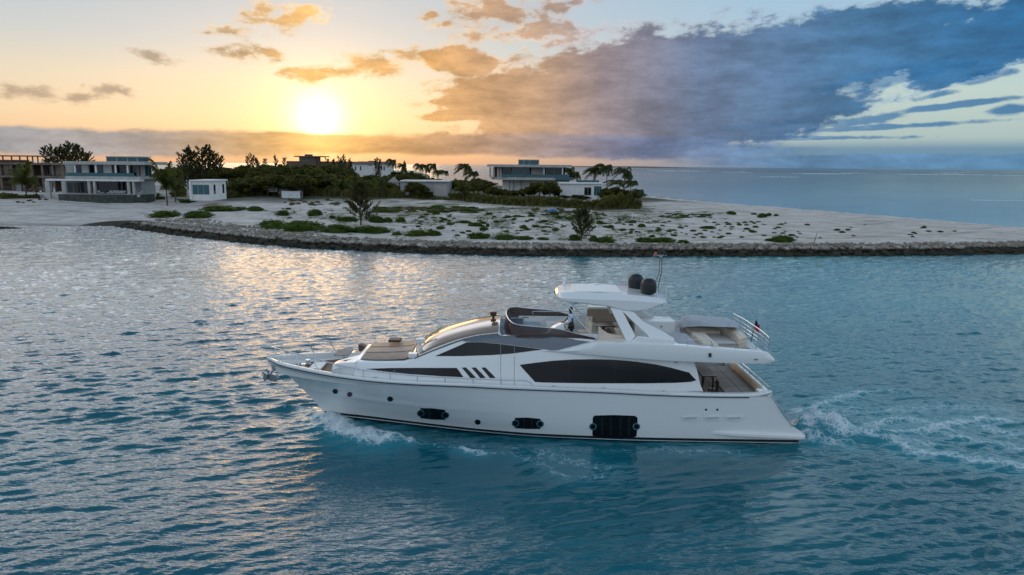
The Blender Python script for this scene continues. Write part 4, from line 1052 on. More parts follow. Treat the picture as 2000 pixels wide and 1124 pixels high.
ms = mb.build('mast', MATS['galv'], YACHT, smooth=60)
MB().lathe([(0, 0), (.07, 0), (.07, .14), (0, .16)], n=10).build('mast_light', MATS['orange_lamp'], ms).location = (7.62, .1, 9.17)
MB().lathe([(0, 0), (.05, 0), (.06, .1), (0, .16)], n=10).build('wind_sensor', MATS['black_trim'], ms).location = (8.1, .1, 9.17)
mb = MB(); mb.tube([(7.95, -1.3, 6.95), (7.98, -1.34, 7.6)], .025, 6); mb.tube([(7.6, -1.2, 7.0), (7.6, -1.2, 7.25)], .04, 6); mb.build('antenna', MATS['gelcoat'], YACHT)
mb = MB(); mb.lathe([(0, 0), (.11, 0), (.13, .1), (.08, .2), (.05, .3), (.12, .34), (.1, .46), (0, .5)], n=14); o = mb.build('gps_mushroom', MATS['gelcoat'], YACHT, smooth=50); o.location = (2.85, .9, 7.3)
o.name = 'gps_antenna'
mb = MB(); mb.lathe([(0, 0), (.22, 0), (.26, .04), (.2, .1), (0, .12)], n=16); o = mb.build('television_dome', MATS['gelcoat'], YACHT, smooth=50); o.location = (4.6, 1.0, 7.34); o.name = 'flat_antenna'
# searchlight and horn
mb = MB(); mb.box(-.17, .17, -.22, .22, .28, .5); mb.box(-.06, .06, -.06, .06, .1, .3); mb.box(-.14, .14, -.18, .18, 0, .1)
o = mb.build('searchlight', MATS['dark_wood'], YACHT, bevel=.03); o.location = (-.98, -.25, surf(-.98, -.25))
mb = MB(); mb.lathe([(0, 0), (.12, 0), (.12, .3), (.07, .36), (.07, .52), (0, .52)], n=12); mb.box(-.2, .24, -.14, .14, .5, .74)
o = mb.build('camera_head', MATS['gelcoat'], YACHT, bevel=.03); o.location = (-4.72, -1.75, surf(-4.72, -1.75) - .02)
o = MB().box(-.25, .2, -.2, .2, 0, .22).build('vent_box', MATS['gelcoat'], YACHT, bevel=.04); o.location = (-5.05, -1.9, surf(-5.05, -1.9))

# --- foredeck: sun pad, lounge, table, winches
mb = MB()
pw = lambda X: pchip(X, [-7.85, -7.6, -6.2, -5.35, -5.2], [1.62, 1.78, 1.92, 1.94, 1.85])
g = []
for X in dense([-7.85, -7.7, -6.5, -5.6, -5.25], 4):
    w_ = pw(X); z0 = surf(X, 0)
    g.append([(X, -w_, surf(X, w_*.98) - .03), (X, -w_ + .02, z0 - .02), (X, -w_ + .10, z0 + .02), (X, 0, z0 + .05), (X, w_ - .10, z0 + .02), (X, w_ - .02, z0 - .02), (X, w_, surf(X, w_*.98) - .03)])
sp = mb.loft(g).build('sun_pad', MATS['sun_mesh'], YACHT, smooth=40)
MB().tube([(X, -pw(X) - .01, surf(X, 0) - .03) for X in np.linspace(-7.85, -5.25, 14)] + [(-5.2, -1.0, surf(-5.3, 0) + .08)], .03, 6).build('piping', MATS['black_trim'], sp, smooth=60)
mb = MB(); mb.box(-6.9, -6.2, 1.15, 1.85, 3.98, 4.12); mb.build('head_roll', MATS['brown_leather'], YACHT, bevel=.05)
for y in (-.62, .62): MB().tube([(X, y, surf(X, 0) + .06) for X in np.linspace(-7.75, -5.35, 10)], .012, 5).build('seam', MATS['brown_leather'], sp)
mb = MB()
lp = [(-9.1, -1.45), (-8.75, -1.2), (-8.4, -.85), (-8.15, -.3), (-8.1, .3), (-8.35, .9), (-8.7, 1.3), (-9.0, 1.55)]
mb.loft([[(x, y, 2.64), (x, y, 3.16), (x + .34, y*1.12, 3.18), (x + .30, y*1.12, 3.70), (x + .48, y*1.2, 3.75), (x + .52, y*1.2, 2.66)] for x, y in lp])
mb.build('bow_lounge', MATS['brown_leather'], YACHT, smooth=40)
ot = MB().lathe([(0, 0), (.16, 0), (.05, .05), (.05, .72), (0, .72)], n=12).build('bow_table', MATS['chrome'], YACHT, smooth=50); ot.location = (-9.2, .35, 2.85)
MB().box(-.42, .42, -.62, .62, .72, .78).build('table_top', MATS['teak_grey'], ot, bevel=.02)
for x, y in ((-11.2, .42), (-11.2, -.42)):
    o = MB().lathe([(0, 0), (.18, 0), (.18, .06), (.09, .1), (.08, .2), (.15, .26), (.13, .32), (0, .34)], n=14).build('windlass', MATS['chrome'], YACHT, smooth=40); o.location = (x, y, 2.85)
mb = MB(); mb.box(-10.9, -10.2, -.7, .7, 2.85, 2.98); mb.build('deck_hatch', MATS['gelcoat_matt'], YACHT, bevel=.04)
mb = MB(); mb.tube([(-11.1, .4, 2.92), (-11.8, .22, 2.90), (-12.4, .12, 2.98), (-12.9, 0, 3.3)], .035, 6); mb.build('anchor_chain', MATS['galv'], YACHT)
for s_ in (-1, 1):
    for X in (-12.2, -10.2, -6.9, 2.1, 4.6, 7.6):
        mb = MB(); mb.tube([(X - .16, s_*(beam_at(X) - .1), sheer(X) + .22), (X + .16, s_*(beam_at(X) - .1), sheer(X) + .22)], .022, 6); mb.tube([(X, s_*(beam_at(X) - .1), sheer(X) + .14), (X, s_*(beam_at(X) - .1), sheer(X) + .22)], .03, 6)
        mb.build('cleat', MATS['chrome'], YACHT)
# anchor slung under the stem
mb = MB()
mb.tube([(-12.7, 0, 2.95), (-13.0, 0, 2.62), (-13.2, 0, 2.42)], [.07, .06, .05], 8)
mb.prism([(-13.45, 2.28), (-13.2, 2.52), (-12.85, 2.42), (-12.7, 2.2), (-12.85, 2.02), (-13.2, 2.12)], lambda p: (p[0], -.16, p[1]), lambda p: (p[0], .16, p[1]))
for s_ in (-1, 1):
    mb.prism([(-13.52, 2.62), (-13.45, 2.68), (-13.2, 2.5), (-13.25, 2.2), (-13.38, 2.14), (-13.46, 2.3), (-13.40, 2.5)], lambda p: (p[0], s_*.18, p[1]), lambda p: (p[0], s_*.38, p[1]))
mb.build('anchor', MATS['galv'], YACHT, bevel=.015)
MB().box(-13.05, -12.4, -.14, .14, 2.72, 3.05).build('anchor_roller', MATS['chrome'], YACHT, bevel=.04)

# --- aft cockpit
mb = MB(); mb.box(9.03, 13.0, -3.1, 3.1, 1.95, 2.06); mb.build('cockpit_sole', MATS['teak_grey'], YACHT)
for s_ in (-1, 1):
    mb = MB(); mb.loft([[(X, s_*(beam_at(X) - .24), 2.0), (X, s_*(beam_at(X) - .24), sheer(X) + .11), (X, s_*(beam_at(X) - .38), sheer(X) + .11), (X, s_*(beam_at(X) - .38), 2.0)] for X in (9.0, 10.4, 11.5, 12.6)]); mb.build('cockpit_coaming', MATS['gelcoat_matt'], YACHT, smooth=40)
mb = MB(); mb.box(9.04, 9.08, -2.6, 2.6, 2.07, 4.26); mb.build('saloon_door', MATS['tint_glass'], YACHT)
mb = MB(); mb.box(9.09, 9.13, -.05, .0, 2.07, 4.25); mb.box(9.09, 9.13, -2.6, -2.5, 2.07, 4.25); mb.box(9.09, 9.13, 2.5, 2.6, 2.07, 4.25); mb.build('door_frame', MATS['galv'], YACHT)
sb = MB().box(10.95, 12.75, -2.7, 2.6, 2.06, 2.30).build('lounge_base', MATS['gelcoat_matt'], YACHT, bevel=.03)
for i in range(2):
    for j in range(4):
        y0 = -2.68 + j*1.31
        MB().box(10.97 + i*.89, 11.84 + i*.89, y0, y0 + 1.28, 2.30, 2.44).build('seat_cushion', MATS['grey_cushion'], sb, bevel=.035)
o = MB().tube([(12.72, -2.5, 2.62), (12.72, -2.3, 2.62), (12.72, 0, 2.62), (12.72, 1.9, 2.62), (12.72, 2.1, 2.62)], [.14, .19, .19, .19, .14], 14).build('bolster', MATS['tan_cushion'], YACHT, smooth=50)
mb = MB(); mb.box(12.88, 13.12, -3.2, 3.2, 1.9, 2.66); mb.box(12.5, 13.05, 2.55, 3.2, 2.06, 2.86); mb.box(12.45, 13.05, -3.2, -2.6, 2.06, 2.70); mb.build('transom_rail_base', MATS['gelcoat'], YACHT, bevel=.04)
for o in list(YACHT.children):
    if o.name == 'transom_rail_base': o.name = 'transom_coaming'
rail('transom_rail', [((13.0, y, 2.62), (13.02, y, 2.92)) for y in np.linspace(-3.0, 3.0, 7)], [(13.02, -3.1, 2.90), (13.02, 0, 2.93), (13.02, 3.1, 2.9)], r=.022)
tb = MB().box(9.92, 10.72, -1.75, .55, 3.02, 3.09).build('cockpit_table', MATS['dark_wood'], YACHT, bevel=.02)
MB().box(9.94, 10.70, -1.73, .53, 3.092, 3.11).build('table_top', MATS['table_wood'], tb)
for y in (-1.5, .3):
    for x in (10.05, 10.6): MB().tube([(x, y, 2.06), (x, y, 3.03)], .05, 8).build('leg', MATS['dark_wood'], tb, smooth=60)
for y in (-2.15, -1.45, -.75, -.05):
    for x, f in ((9.72, -1), (10.45, 1)):
        if f > 0 and y > -2: continue
        mb = MB(); mb.box(x - .22, x + .22, y - .22, y + .22, 2.46, 2.52); bx_ = x + f*.2
        mb.box(bx_ - .025, bx_ + .025, y - .22, y + .22, 2.5, 2.98)
        for dx in (-.19, .19):
            for dy in (-.19, .19): mb.box(x + dx - .02, x + dx + .02, y + dy - .02, y + dy + .02, 2.06, 2.47)
        c = mb.build('cockpit_chair', MATS['dark_wood'], None, loc=(0, YC, 0))
        tag(c, ('dark wooden chair at the near end of the cockpit table' if f > 0 else 'dark wooden chair on the forward side of the cockpit table, in a row of four'), 'chair', 'chairs round the cockpit table')
# ensign on its staff at the flybridge stern
fs = MB().tube([(12.95, -.05, 4.5), (13.15, -.05, 5.75)], .022, 6).build('flagstaff', MATS['dark_wood'], YACHT)
g = [[(13.13 - .02*i + .30*i/8*1.3, -.05 + .06*math.sin(i*1.25), 5.70 - .52*j/6 - .035*i + .05*math.sin(i*.9 + j*.5)) for j in range(7)] for i in range(9)]
mb = MB()
mb.loft(g, closed=False, cap0=False, cap1=False, mi=0); mb.mi = [1 if (k // 6 < 4 and k % 6 < 3) else 0 for k in range(len(mb.f))]
fl = mb.build('flag', [MATS['flag_red'], MATS['flag_blue']], fs, smooth=60)
so = fl.modifiers.new('solid', 'SOLIDIFY'); so.thickness = .006

# --- the man at the helm
mat('skin_dark', (.055, .03, .02), .5); mat('hair_black', (.008, .007, .007), .7)
mat('shirt_blue', (.58, .70, .86), .85, vary=.08, vscale=9); mat('trousers', (.012, .013, .017), .8)
MAN = empty('person', (3.12, YC - .95, 4.67), 'man in a pale blue short sleeved shirt and dark trousers standing at the helm', 'person')
MAN.location.y = YC - 1.3; MAN.scale = (1.06, 1.06, 1.05); MAN.rotation_euler = (0, 0, 0)     # faces -x, towards the bow
def skin(name, verts, edges, m_, parent, sub=2):
    me = bpy.data.meshes.new(name); me.from_pydata([v[:3] for v in verts], edges, []); o = bpy.data.objects.new(name, me); col.objects.link(o); o.parent = parent
    md = o.modifiers.new('skin', 'SKIN'); md.use_smooth_shade = True
    sv = me.skin_vertices[0].data
    for i, v in enumerate(verts): sv[i].radius = (v[3], v[4] if len(v) > 4 else v[3]); sv[i].use_root = (i == 0)
    s2 = o.modifiers.new('sub', 'SUBSURF'); s2.levels = sub; s2.render_levels = sub
    me.materials.append(m_); return o
V = [(0, 0, .96, .13, .17), (-.01, 0, 1.16, .11, .15), (-.02, 0, 1.36, .115, .18), (-.03, 0, 1.47, .08, .12), (-.05, 0, 1.54, .055), (-.07, 0, 1.62, .075), (-.075, 0, 1.70, .095, .085), (-.06, 0, 1.78, .075)]
E = [(i, i + 1) for i in range(7)]
for s_ in (-1, 1):
    k = len(V); lean = -.02
    V += [(.0, s_*.10, .86, .095), (-.01 + .02*s_, s_*.11, .50, .062), (.01 + .03*s_, s_*.12, .10, .045), (-.02 + .03*s_, s_*.12, .045, .042), (-.15 + .03*s_, s_*.13, .035, .035)]
    E += [(0, k), (k, k+1), (k+1, k+2), (k+2, k+3), (k+3, k+4)]
    k = len(V)
    if s_ < 0: arm = [(-.02, -.20, 1.42, .06), (.04, -.25, 1.17, .043), (-.14, -.21, 1.02, .033), (-.22, -.19, 1.0, .028)]
    else: arm = [(-.03, .20, 1.42, .06), (-.15, .25, 1.22, .043), (-.33, .19, 1.06, .033), (-.42, .16, 1.02, .028)]
    V += arm; E += [(3, k), (k, k+1), (k+1, k+2), (k+2, k+3)]
    hx_, hy_, hz2 = arm[-1][:3]; hk = len(V) - 1
    for i, (dy, ln) in enumerate(((-.03, .075), (-.01, .085), (.01, .08), (.03, .065))):
        k = len(V); V += [(hx_ - .05, hy_ + dy, hz2 - .005, .011), (hx_ - .05 - ln*.5, hy_ + dy, hz2 - .02, .009), (hx_ - .05 - ln*.75, hy_ + dy, hz2 - .055, .008)]; E += [(hk, k), (k, k+1), (k+1, k+2)]
    k = len(V); V += [(hx_ - .02, hy_ - s_*.04, hz2 - .01, .012), (hx_ - .05, hy_ - s_*.06, hz2 - .03, .009)]; E += [(hk, k), (k, k+1)]
skin('body', V, E, MATS['skin_dark'], MAN)
V = [(0, 0, .93, .15, .185), (-.01, 0, 1.14, .135, .175), (-.02, 0, 1.36, .135, .19), (-.03, 0, 1.47, .085, .13)]; E = [(0, 1), (1, 2), (2, 3)]
for s_ in (-1, 1):
    k = len(V); V += [(-.02, s_*.20, 1.42, .085), ((.02 if s_ < 0 else -.09), s_*.235, 1.27, .078)]; E += [(3, k), (k, k+1)]
skin('shirt', V, E, MATS['shirt_blue'], MAN)
V = [(0, 0, .95, .14, .175)]; E = []
for s_ in (-1, 1):
    k = len(V); V += [(.0, s_*.10, .84, .115), (-.01 + .02*s_, s_*.11, .50, .083), (.01 + .03*s_, s_*.12, .12, .066)]; E += [(0, k), (k, k+1), (k+1, k+2)]
skin('trousers', V, E, MATS['trousers'], MAN)
bm = bmesh.new(); bmesh.ops.create_icosphere(bm, subdivisions=3, radius=1)
for v in bm.verts:
    v.co = Vector((v.co.x*.112, v.co.y*.098, v.co.z*.115)) + Vector((-.06, 0, 1.715))
bmesh.ops.delete(bm, geom=[v for v in bm.verts if v.co.z < 1.70 - .3*(v.co.x + .06) + (.0 if v.co.x > -.10 else .07)], context='VERTS')
me = bpy.data.meshes.new('hair'); bm.to_mesh(me); bm.free(); me.materials.append(MATS['hair_black']); me.shade_smooth()
o = bpy.data.objects.new('hair', me); col.objects.link(o); o.parent = MAN
bm = bmesh.new()
for s_ in (-1, 1): bmesh.ops.create_icosphere(bm, subdivisions=1, radius=.011, matrix=Matrix.Translation((-.162, s_*.033, 1.705)))
me = bpy.data.meshes.new('eyes'); bm.to_mesh(me); bm.free(); mat('eye_white', (.6, .6, .6), .3); me.materials.append(MATS['eye_white']); o = bpy.data.objects.new('eyes', me); col.objects.link(o); o.parent = MAN
o = MB().prism([(-.158, 1.70), (-.190, 1.655), (-.156, 1.65)], lambda p: (p[0], -.016, p[1]), lambda p: (p[0], .016, p[1])).build('nose', MATS['skin_dark'], MAN)
# ------------------------------------------------------------------ buildings on the spit
mat('concrete', (.40, .39, .37), .8, vary=.15, vscale=.8)
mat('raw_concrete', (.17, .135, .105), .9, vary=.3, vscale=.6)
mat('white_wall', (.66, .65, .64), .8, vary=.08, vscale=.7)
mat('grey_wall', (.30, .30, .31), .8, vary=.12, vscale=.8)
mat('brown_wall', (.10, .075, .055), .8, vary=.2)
mat('teal_glass', (.012, .085, .10), .05, spec=.9)
mat('dark_glass', (.010, .014, .016), .06, spec=.8)
mat('roof_grey', (.20, .19, .19), .85)
mat('roof_tile', (.13, .075, .055), .85, vary=.2)
mat('curtain', (.42, .38, .36), .8, vary=.2, vscale=2)
mat('timber', (.12, .075, .045), .8, vary=.3)
mat('stone_green', (.045, .055, .045), .7, vary=.4, vscale=.8)
mat('white_plastic', (.74, .75, .78), .5)
mat('tarp_blue', (.02, .12, .36), .6)
mat('thatch', (.16, .11, .07), .95, vary=.4, vscale=3)

class Bld:
    """a building measured from the photo at depth Y; parts are boxes set from its front plane"""
    def __init__(s, name, label, cat, Y, px, group=None):
        g = spot(px, Y); s.Y = Y; s.o = empty(name, (g.x, Y, g.z), label, cat, group); s.g = g
    def ext(s, x0, x1, y0, y1, d=0.0):
        Y = s.Y + d
        a = at_y(x0, (y0 + y1)/2, Y).x - s.g.x; b = at_y(x1, (y0 + y1)/2, Y).x - s.g.x
        xm = (x0 + x1)/2
        return a, b, at_y(xm, y1, Y).z - s.g.z, at_y(xm, y0, Y).z - s.g.z
    def box(s, name, x0, x1, y0, y1, d0, d1, m, parent=None, bevel=0, foot=0):
        a, b, z0, z1 = s.ext(x0, x1, y0, y1, d0)
        return MB().box(a, b, d0, d1, z0 - foot, z1).build(name, MATS[m], parent or s.o, bevel=bevel)
    def window(s, x0, x1, y0, y1, d, m='dark_glass', n=1, name='window'):
        a, b, z0, z1 = s.ext(x0, x1, y0, y1, d); f = .07
        mb = MB(); mb.box(a, b, d - .06, d + .06, z0, z0 + f).box(a, b, d - .06, d + .06, z1 - f, z1)
        for i in range(n + 1):
            x = a + (b - a)*i/n; xa = min(max(x - f/2, a), b - f); mb.box(xa, xa + f, d - .055, d + .055, z0 + f, z1 - f)
        w_ = mb.build(name, MATS['concrete'], s.o)
        MB().box(a + .01, b - .01, d - .02, d + .02, z0 + .01, z1 - .01).build('pane', MATS[m], w_)
        return w_

# two-storey villa at the left
B = Bld('beach_villa', 'two storey white concrete villa with a flat roof and deep terraces behind the left beach', 'villa', 200, 200)
B.box('roof_slab', 122, 283, 315.8, 322, -1.5, 11.5, 'concrete', bevel=.05)
B.box('floor_slab', 127, 274, 345, 350.4, -1.2, 10.5, 'concrete', bevel=.05)
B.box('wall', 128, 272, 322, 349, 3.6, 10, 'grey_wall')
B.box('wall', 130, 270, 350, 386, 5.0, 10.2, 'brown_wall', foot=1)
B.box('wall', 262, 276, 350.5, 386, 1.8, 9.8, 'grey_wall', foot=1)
for x0, x1, m_ in ((131, 144, 'curtain'), (146, 160, 'dark_glass'), (175, 184, 'dark_glass'), (188, 200, 'teal_glass'), (227, 246, 'dark_glass'), (251, 267, 'dark_glass')):
    B.window(x0, x1, 323, 344.5, 3.5, m_)
for x0, x1 in ((160, 173), (202, 218)): B.box('wall_panel', x0, x1, 322, 345, 1.4, 1.7, 'white_wall')
a, b_, z0, z1 = B.ext(200, 274, 323, 344.5, 3.6)
for d0, d1, m_ in ((3.7, 6.0, 'curtain'), (6.1, 7.9, 'teal_glass'), (8.0, 9.8, 'teal_glass')):
    w_ = MB().box(b_ - .05, b_ + .06, d0, d1, z0, z1).build('window', MATS['concrete'], B.o); MB().box(b_ - .02, b_ + .09, d0 + .08, d1 - .08, z0 + .08, z1 - .08).build('pane', MATS[m_], w_)
for x in (146, 187, 225.5, 249): B.box('column', x - 1.5, x + 1.5, 322, 345.2, -.9, -.5, 'white_wall')
B.box('balustrade', 130, 262, 338, 344.8, -1.0, -.95, 'teal_glass')
B.box('pergola_beam', 88, 272, 350.6, 354.2, -3.2, -.5, 'white_wall')
for x, w_ in ((92.5, 4.5), (124.5, 4), (173.5, 2.4), (184, 2.2), (250.5, 2.4), (260.5, 2)): B.box('column', x - w_, x + w_, 354.2, 381, -3.0, -2.3, 'concrete', foot=1.0)
B.window(190, 246, 354, 379, 4.9, 'dark_glass', 4); B.window(130, 170, 356, 379, 4.9, 'dark_glass', 3)
tw = B.box('rooftop_room', 208, 269, 307.5, 316, 3, 9, 'teal_glass'); B.box('roof_slab', 206, 271, 305.6, 307.6, 2.5, 9.5, 'concrete')
for x in (208, 228, 249, 268): B.box('mullion', x - .8, x + .8, 307.6, 316, 2.9, 3.0, 'concrete')
a, b_, z0, z1 = B.ext(110, 276, 380.5, 391, -4.5)
pp = [(a, -3.6), (a + 2, -4.6), (a + 8, -5.2), (a + 15, -5.0), (b_ - 2, -3.6), (b_, -2.2), (b_, 3), (a, 3)]
MB().prism(pp, lambda p: (p[0], p[1], z0 - 1.5), lambda p: (p[0], p[1], z1)).build('terrace_wall', MATS['stone_green'], B.o, bevel=.08)
a, b_, z0, z1 = B.ext(110, 276, 379.5, 381, -3.2)
MB().box(a - .3, b_ - .4, -3.4, 6, z0 - .5, z1).build('terrace', MATS['concrete'], B.o)
VILLA = B
# building shell under construction
B = Bld('unfinished_building', 'three storey brown concrete shell under construction at the far left', 'building', 226, 60)
for y0, y1 in ((318, 322), (343.5, 347)): B.box('floor_slab', -60, 128, y0, y1, -.8, 16, 'raw_concrete')
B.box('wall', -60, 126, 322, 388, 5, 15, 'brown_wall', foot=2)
for x in (-40, -20, 2, 24, 45, 64, 84, 104, 124):
    B.box('column', x - 1.6, x + 1.6, 322, 386, -.4, .3, 'raw_concrete', foot=2)
for x0, x1 in ((7, 20), (50, 60), (108, 121)): B.box('infill_wall', x0, x1, 322, 343.5, .4, .8, 'raw_concrete')
for x0, x1 in ((28, 41), (88, 101)): B.box('infill_wall', x0, x1, 347, 384, .4, .8, 'grey_wall')
for x in (30, 92): B.window(x, x + 9, 326, 341, 4.9, 'dark_glass')
B.box('roof_deck', -40, 76, 303.6, 306, 2, 11, 'raw_concrete')
for x in (-20, 5, 22, 38, 53, 63, 73): B.box('post', x - .7, x + .7, 306, 318, 2.2, 2.6, 'timber')
B.box('parapet', -50, 56, 312.5, 318.2, 5, 5.4, 'raw_concrete')
for y in (330, 356, 366): B.box('scaffold_rail', 0, 50, y, y + .9, -.9, -.8, 'timber')
# small pavilions
def pavilion(label, x0, x1, yt, yb, Y, wall, wins, depth=9, shift=0):
    B = Bld('pavilion', label, 'pavilion', Y, (x0 + x1)/2)
    B.box('wall', x0 + 1, x1 - 1, yt + 2.2, yb, 0, depth, wall, foot=1.5)
    B.box('roof_slab', x0, x1, yt, yt + 2.6, -.5, depth + .4, 'white_wall', bevel=.05)
    for w_ in wins: B.window(*w_[:4], -.02, w_[4], w_[5] if len(w_) > 5 else 1)
    return B
B = pavilion('small white flat roofed pavilion with teal sliding glass beside the left palms', 369, 413, 352, 381, 190, 'white_wall', [(376, 409, 361, 380.5, 'teal_glass', 3)], depth=10)
a, b_, z0, z1 = B.ext(369, 412, 361, 380, 0)
for d0 in (1.6, 7.4):
    w_ = MB().box(b_ - .1, b_ + .05, d0, d0 + 1.3, z0, z1).build('window', MATS['concrete'], B.o); MB().box(b_ - .05, b_ + .08, d0 + .08, d0 + 1.22, z0 + .08, z1 - .08).build('pane', MATS['dark_glass'], w_)
B.box('side_wall', 369, 373, 354.7, 382, -.5, .4, 'white_wall', foot=1)
pavilion('long grey flat roofed pavilion half hidden by trees in the middle of the spit', 781, 878, 353, 386, 216, 'grey_wall', [(848, 874, 361, 383, 'curtain', 1)])
B = pavilion('low white pavilion with dark glass corner among the bushes near the right palms', 1093, 1177, 357.5, 384, 206, 'white_wall', [(1141, 1155, 366, 382, 'dark_glass', 2), (1160, 1175, 364, 382, 'teal_glass', 3)])
B.box('back_room', 1128, 1170, 352.5, 358, 6, 12, 'teal_glass')
# villa on the right of the spit
B = Bld('round_villa', 'two storey villa with flat overhanging roof and curved balcony on the right of the spit', 'villa', 222, 1030)
def curved(name, x0, x1, y0, y1, bulge, d1, m_, over=0):
    a, b_, z0, z1 = B.ext(x0, x1, y0, y1, 0)
    poly = []
    for i in range(15):
        f = i/14; poly.append((a + (b_ - a)*f, -over - bulge*math.sin(f*math.pi)**.8 + 2.5*(1 - min(1, f*4))**2))
    poly += [(b_, d1), (a, d1)]
    return MB().prism(poly, lambda p: (p[0], p[1], z0), lambda p: (p[0], p[1], z1)).build(name, MATS[m_], B.o)
curved('roof_slab', 951, 1117, 322, 327, 1.8, 13, 'concrete', .8)
curved('floor_slab', 959, 1120, 347, 352, 1.8, 12, 'concrete', .4)
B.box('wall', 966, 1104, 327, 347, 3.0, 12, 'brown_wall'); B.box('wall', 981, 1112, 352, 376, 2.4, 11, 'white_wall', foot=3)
for x0, x1, m_, n_ in ((982, 998, 'dark_glass', 1), (999.5, 1034, 'teal_glass', 3), (1037, 1061, 'curtain', 3), (1066, 1098, 'dark_glass', 2)): B.window(x0, x1, 327.5, 346.5, 1.0, m_, n_)
for x in (958, 964.5, 973, 978): B.box('screen_fin', x - 2.2, x + 1.6, 327, 347, .6, 1.2, 'curtain')
for x in (1062.5, 1098.5): B.box('column', x - 1.2, x + 1.2, 327, 347.3, -1.2, -.8, 'white_wall')
B.box('balustrade', 980, 1112, 341, 347, -1.5, -1.45, 'teal_glass')
B.box('rooftop_room', 1013, 1053, 313.5, 322.5, 3, 8, 'teal_glass'); B.box('roof_slab', 1012, 1054, 312, 313.6, 2.6, 8.4, 'concrete')
for x in (1013, 1023, 1034, 1052): B.box('mullion', x - .6, x + .6, 313.6, 322, 2.9, 3.0, 'grey_wall')
for x in (995, 1003, 1018): B.box('pilaster', x - 1, x + 1, 352, 374, 2.2, 2.5, 'grey_wall')
B.box('low_wing', 1085, 1120, 347, 352, -2, 6, 'teal_glass')
# houses seen against the sky
B = Bld('hilltop_house', 'flat roofed house with wide overhang silhouetted below the sun', 'house', 400, 602)
B.box('roof_slab', 574, 632, 305, 307, -1, 12, 'roof_tile'); B.box('wall', 584.5, 617, 307, 330, 0, 10, 'brown_wall', foot=4); B.box('rooftop_room', 595, 607, 301.8, 305, 3, 7, 'brown_wall')
for x in (619.5, 622.5): B.box('column', x - .7, x + .7, 307, 322, 0, .5, 'timber', foot=4)
B.window(588, 598, 309, 314, -.02, 'dark_glass')
B.box('low_wing', 560, 700, 315.5, 328, 2, 9, 'roof_tile', foot=3)
B = Bld('white_house', 'white house with low hipped brown roofs left of the tall palm', 'house', 352, 724)
B.box('wall', 686, 761, 320.5, 340, 0, 12, 'white_wall', foot=4)
def hip(x0, x1, yt, yb, inset):
    a, b_, z0, z1 = B.ext(x0, x1, yt, yb, 0); i = (b_ - a)*inset
    MB().add([(a, -.8, z0), (b_, -.8, z0), (b_, 13, z0), (a, 13, z0), (a + i, 4, z1), (b_ - i, 4, z1), (b_ - i, 8, z1), (a + i, 8, z1)], [(3, 2, 1, 0), (4, 5, 6, 7), (0, 1, 5, 4), (1, 2, 6, 5), (2, 3, 7, 6), (3, 0, 4, 7)]).build('roof', MATS['roof_tile'], B.o)
hip(683, 727, 315.5, 320.6, .3); hip(708, 736, 314.2, 320.4, .35); hip(730, 763, 315.8, 320.7, .3)
for x in (693, 703, 738, 744, 749): B.window(x, x + 2.6, 325, 333, -.02)
B.window(719, 727, 322.5, 324, -.02, 'roof_tile')
B = Bld('garden_hut', 'small tan hut with a gabled roof among the trees left of the grey pavilion', 'hut', 262, 768)
B.box('wall', 759, 779, 356, 372, 0, 5, 'concrete', foot=3)
a, b_, z0, z1 = B.ext(756, 782, 346, 357, 0)
MB().prism([(a, z0), (b_, z0), ((a + b_)/2, z1)], lambda p: (p[0], -.5, p[1]), lambda p: (p[0], 5.5, p[1])).build('roof', MATS['curtain'], B.o)
# white site box and gate piers
g = ground(568, 387.5)
B = Bld('site_container', 'white rectangular site container standing on the sand before the thicket', 'container', g.y, 568)
B.box('body', 550, 586, 374, 387.5, 0, 2.6, 'white_plastic', bevel=.04, foot=.3)
for x in (556, 563, 573, 580): B.box('rib', x - .3, x + .3, 375, 387, -.06, .02, 'white_wall')
B.box('door_latch', 567.3, 568.2, 379, 382.5, -.08, .02, 'grey_wall')
for x in (548, 588): B.box('corner_post', x - 1, x + 1, 372, 388, -.1, .2, 'timber', foot=.5)
B = Bld('garden_wall', 'low retaining wall with railing and white piers inside the thicket', 'wall', 222, 548)
B.box('wall', 522, 582, 362, 366, 0, .4, 'concrete', foot=1.5)
for x, w_, t_ in ((528, 3, 352), (556, 1.8, 354), (570, 3, 355)): B.box('pier', x - w_, x + w_, t_, 362, -.2, .35, 'white_wall')
B.box('railing', 531, 567, 353.6, 354.4, .0, .1, 'galv')
for x in range(534, 567, 4): B.box('baluster', x - .2, x + .2, 354.4, 362, .0, .08, 'galv')
for i, x in enumerate((534, 577)):
    g = spot(x, 221); o = MB().lathe([(0, -1), (.09, -1), (.06, zat(344, x, 221) - g.z), (0, zat(344, x, 221) - g.z)], n=8).build('utility_post', MATS['timber'], loc=g)
    tag(o, ('thin wooden post at the left end of the garden wall', 'thin wooden post at the right end of the garden wall')[i], 'post', 'posts by the garden wall')

# --- sun loungers, closed parasols
def lounger(p, rz, label, group, first=[None]):
    if first[0] is None:
        r_ = empty('sun_lounger', (0, 0, 0), label, 'sun lounger', group)
        MB().box(-.95, .35, -.34, .34, .30, .40).build('seat', MATS['white_plastic'], r_)
        MB().hexa([(.35, -.34, .30), (.45, -.34, .30), (.45, .34, .30), (.35, .34, .30), (.95, -.34, .95), (1.05, -.34, .92), (1.05, .34, .92), (.95, .34, .95)]).build('backrest', MATS['white_plastic'], r_)
        for x in (-.85, .4):
            for y in (-.3, .3): MB().box(x - .03, x + .03, y - .03, y + .03, -.1, .3).build('leg', MATS['white_plastic'], r_)
        first[0] = r_
    else: r_ = copy_tree(first[0])
    r_['label'] = label; r_['group'] = group; r_.location = p; r_.rotation_euler = (0, 0, rz); return r_
ztc = VILLA.g.z + VILLA.ext(110, 276, 379.5, 381, -3.2)[3]
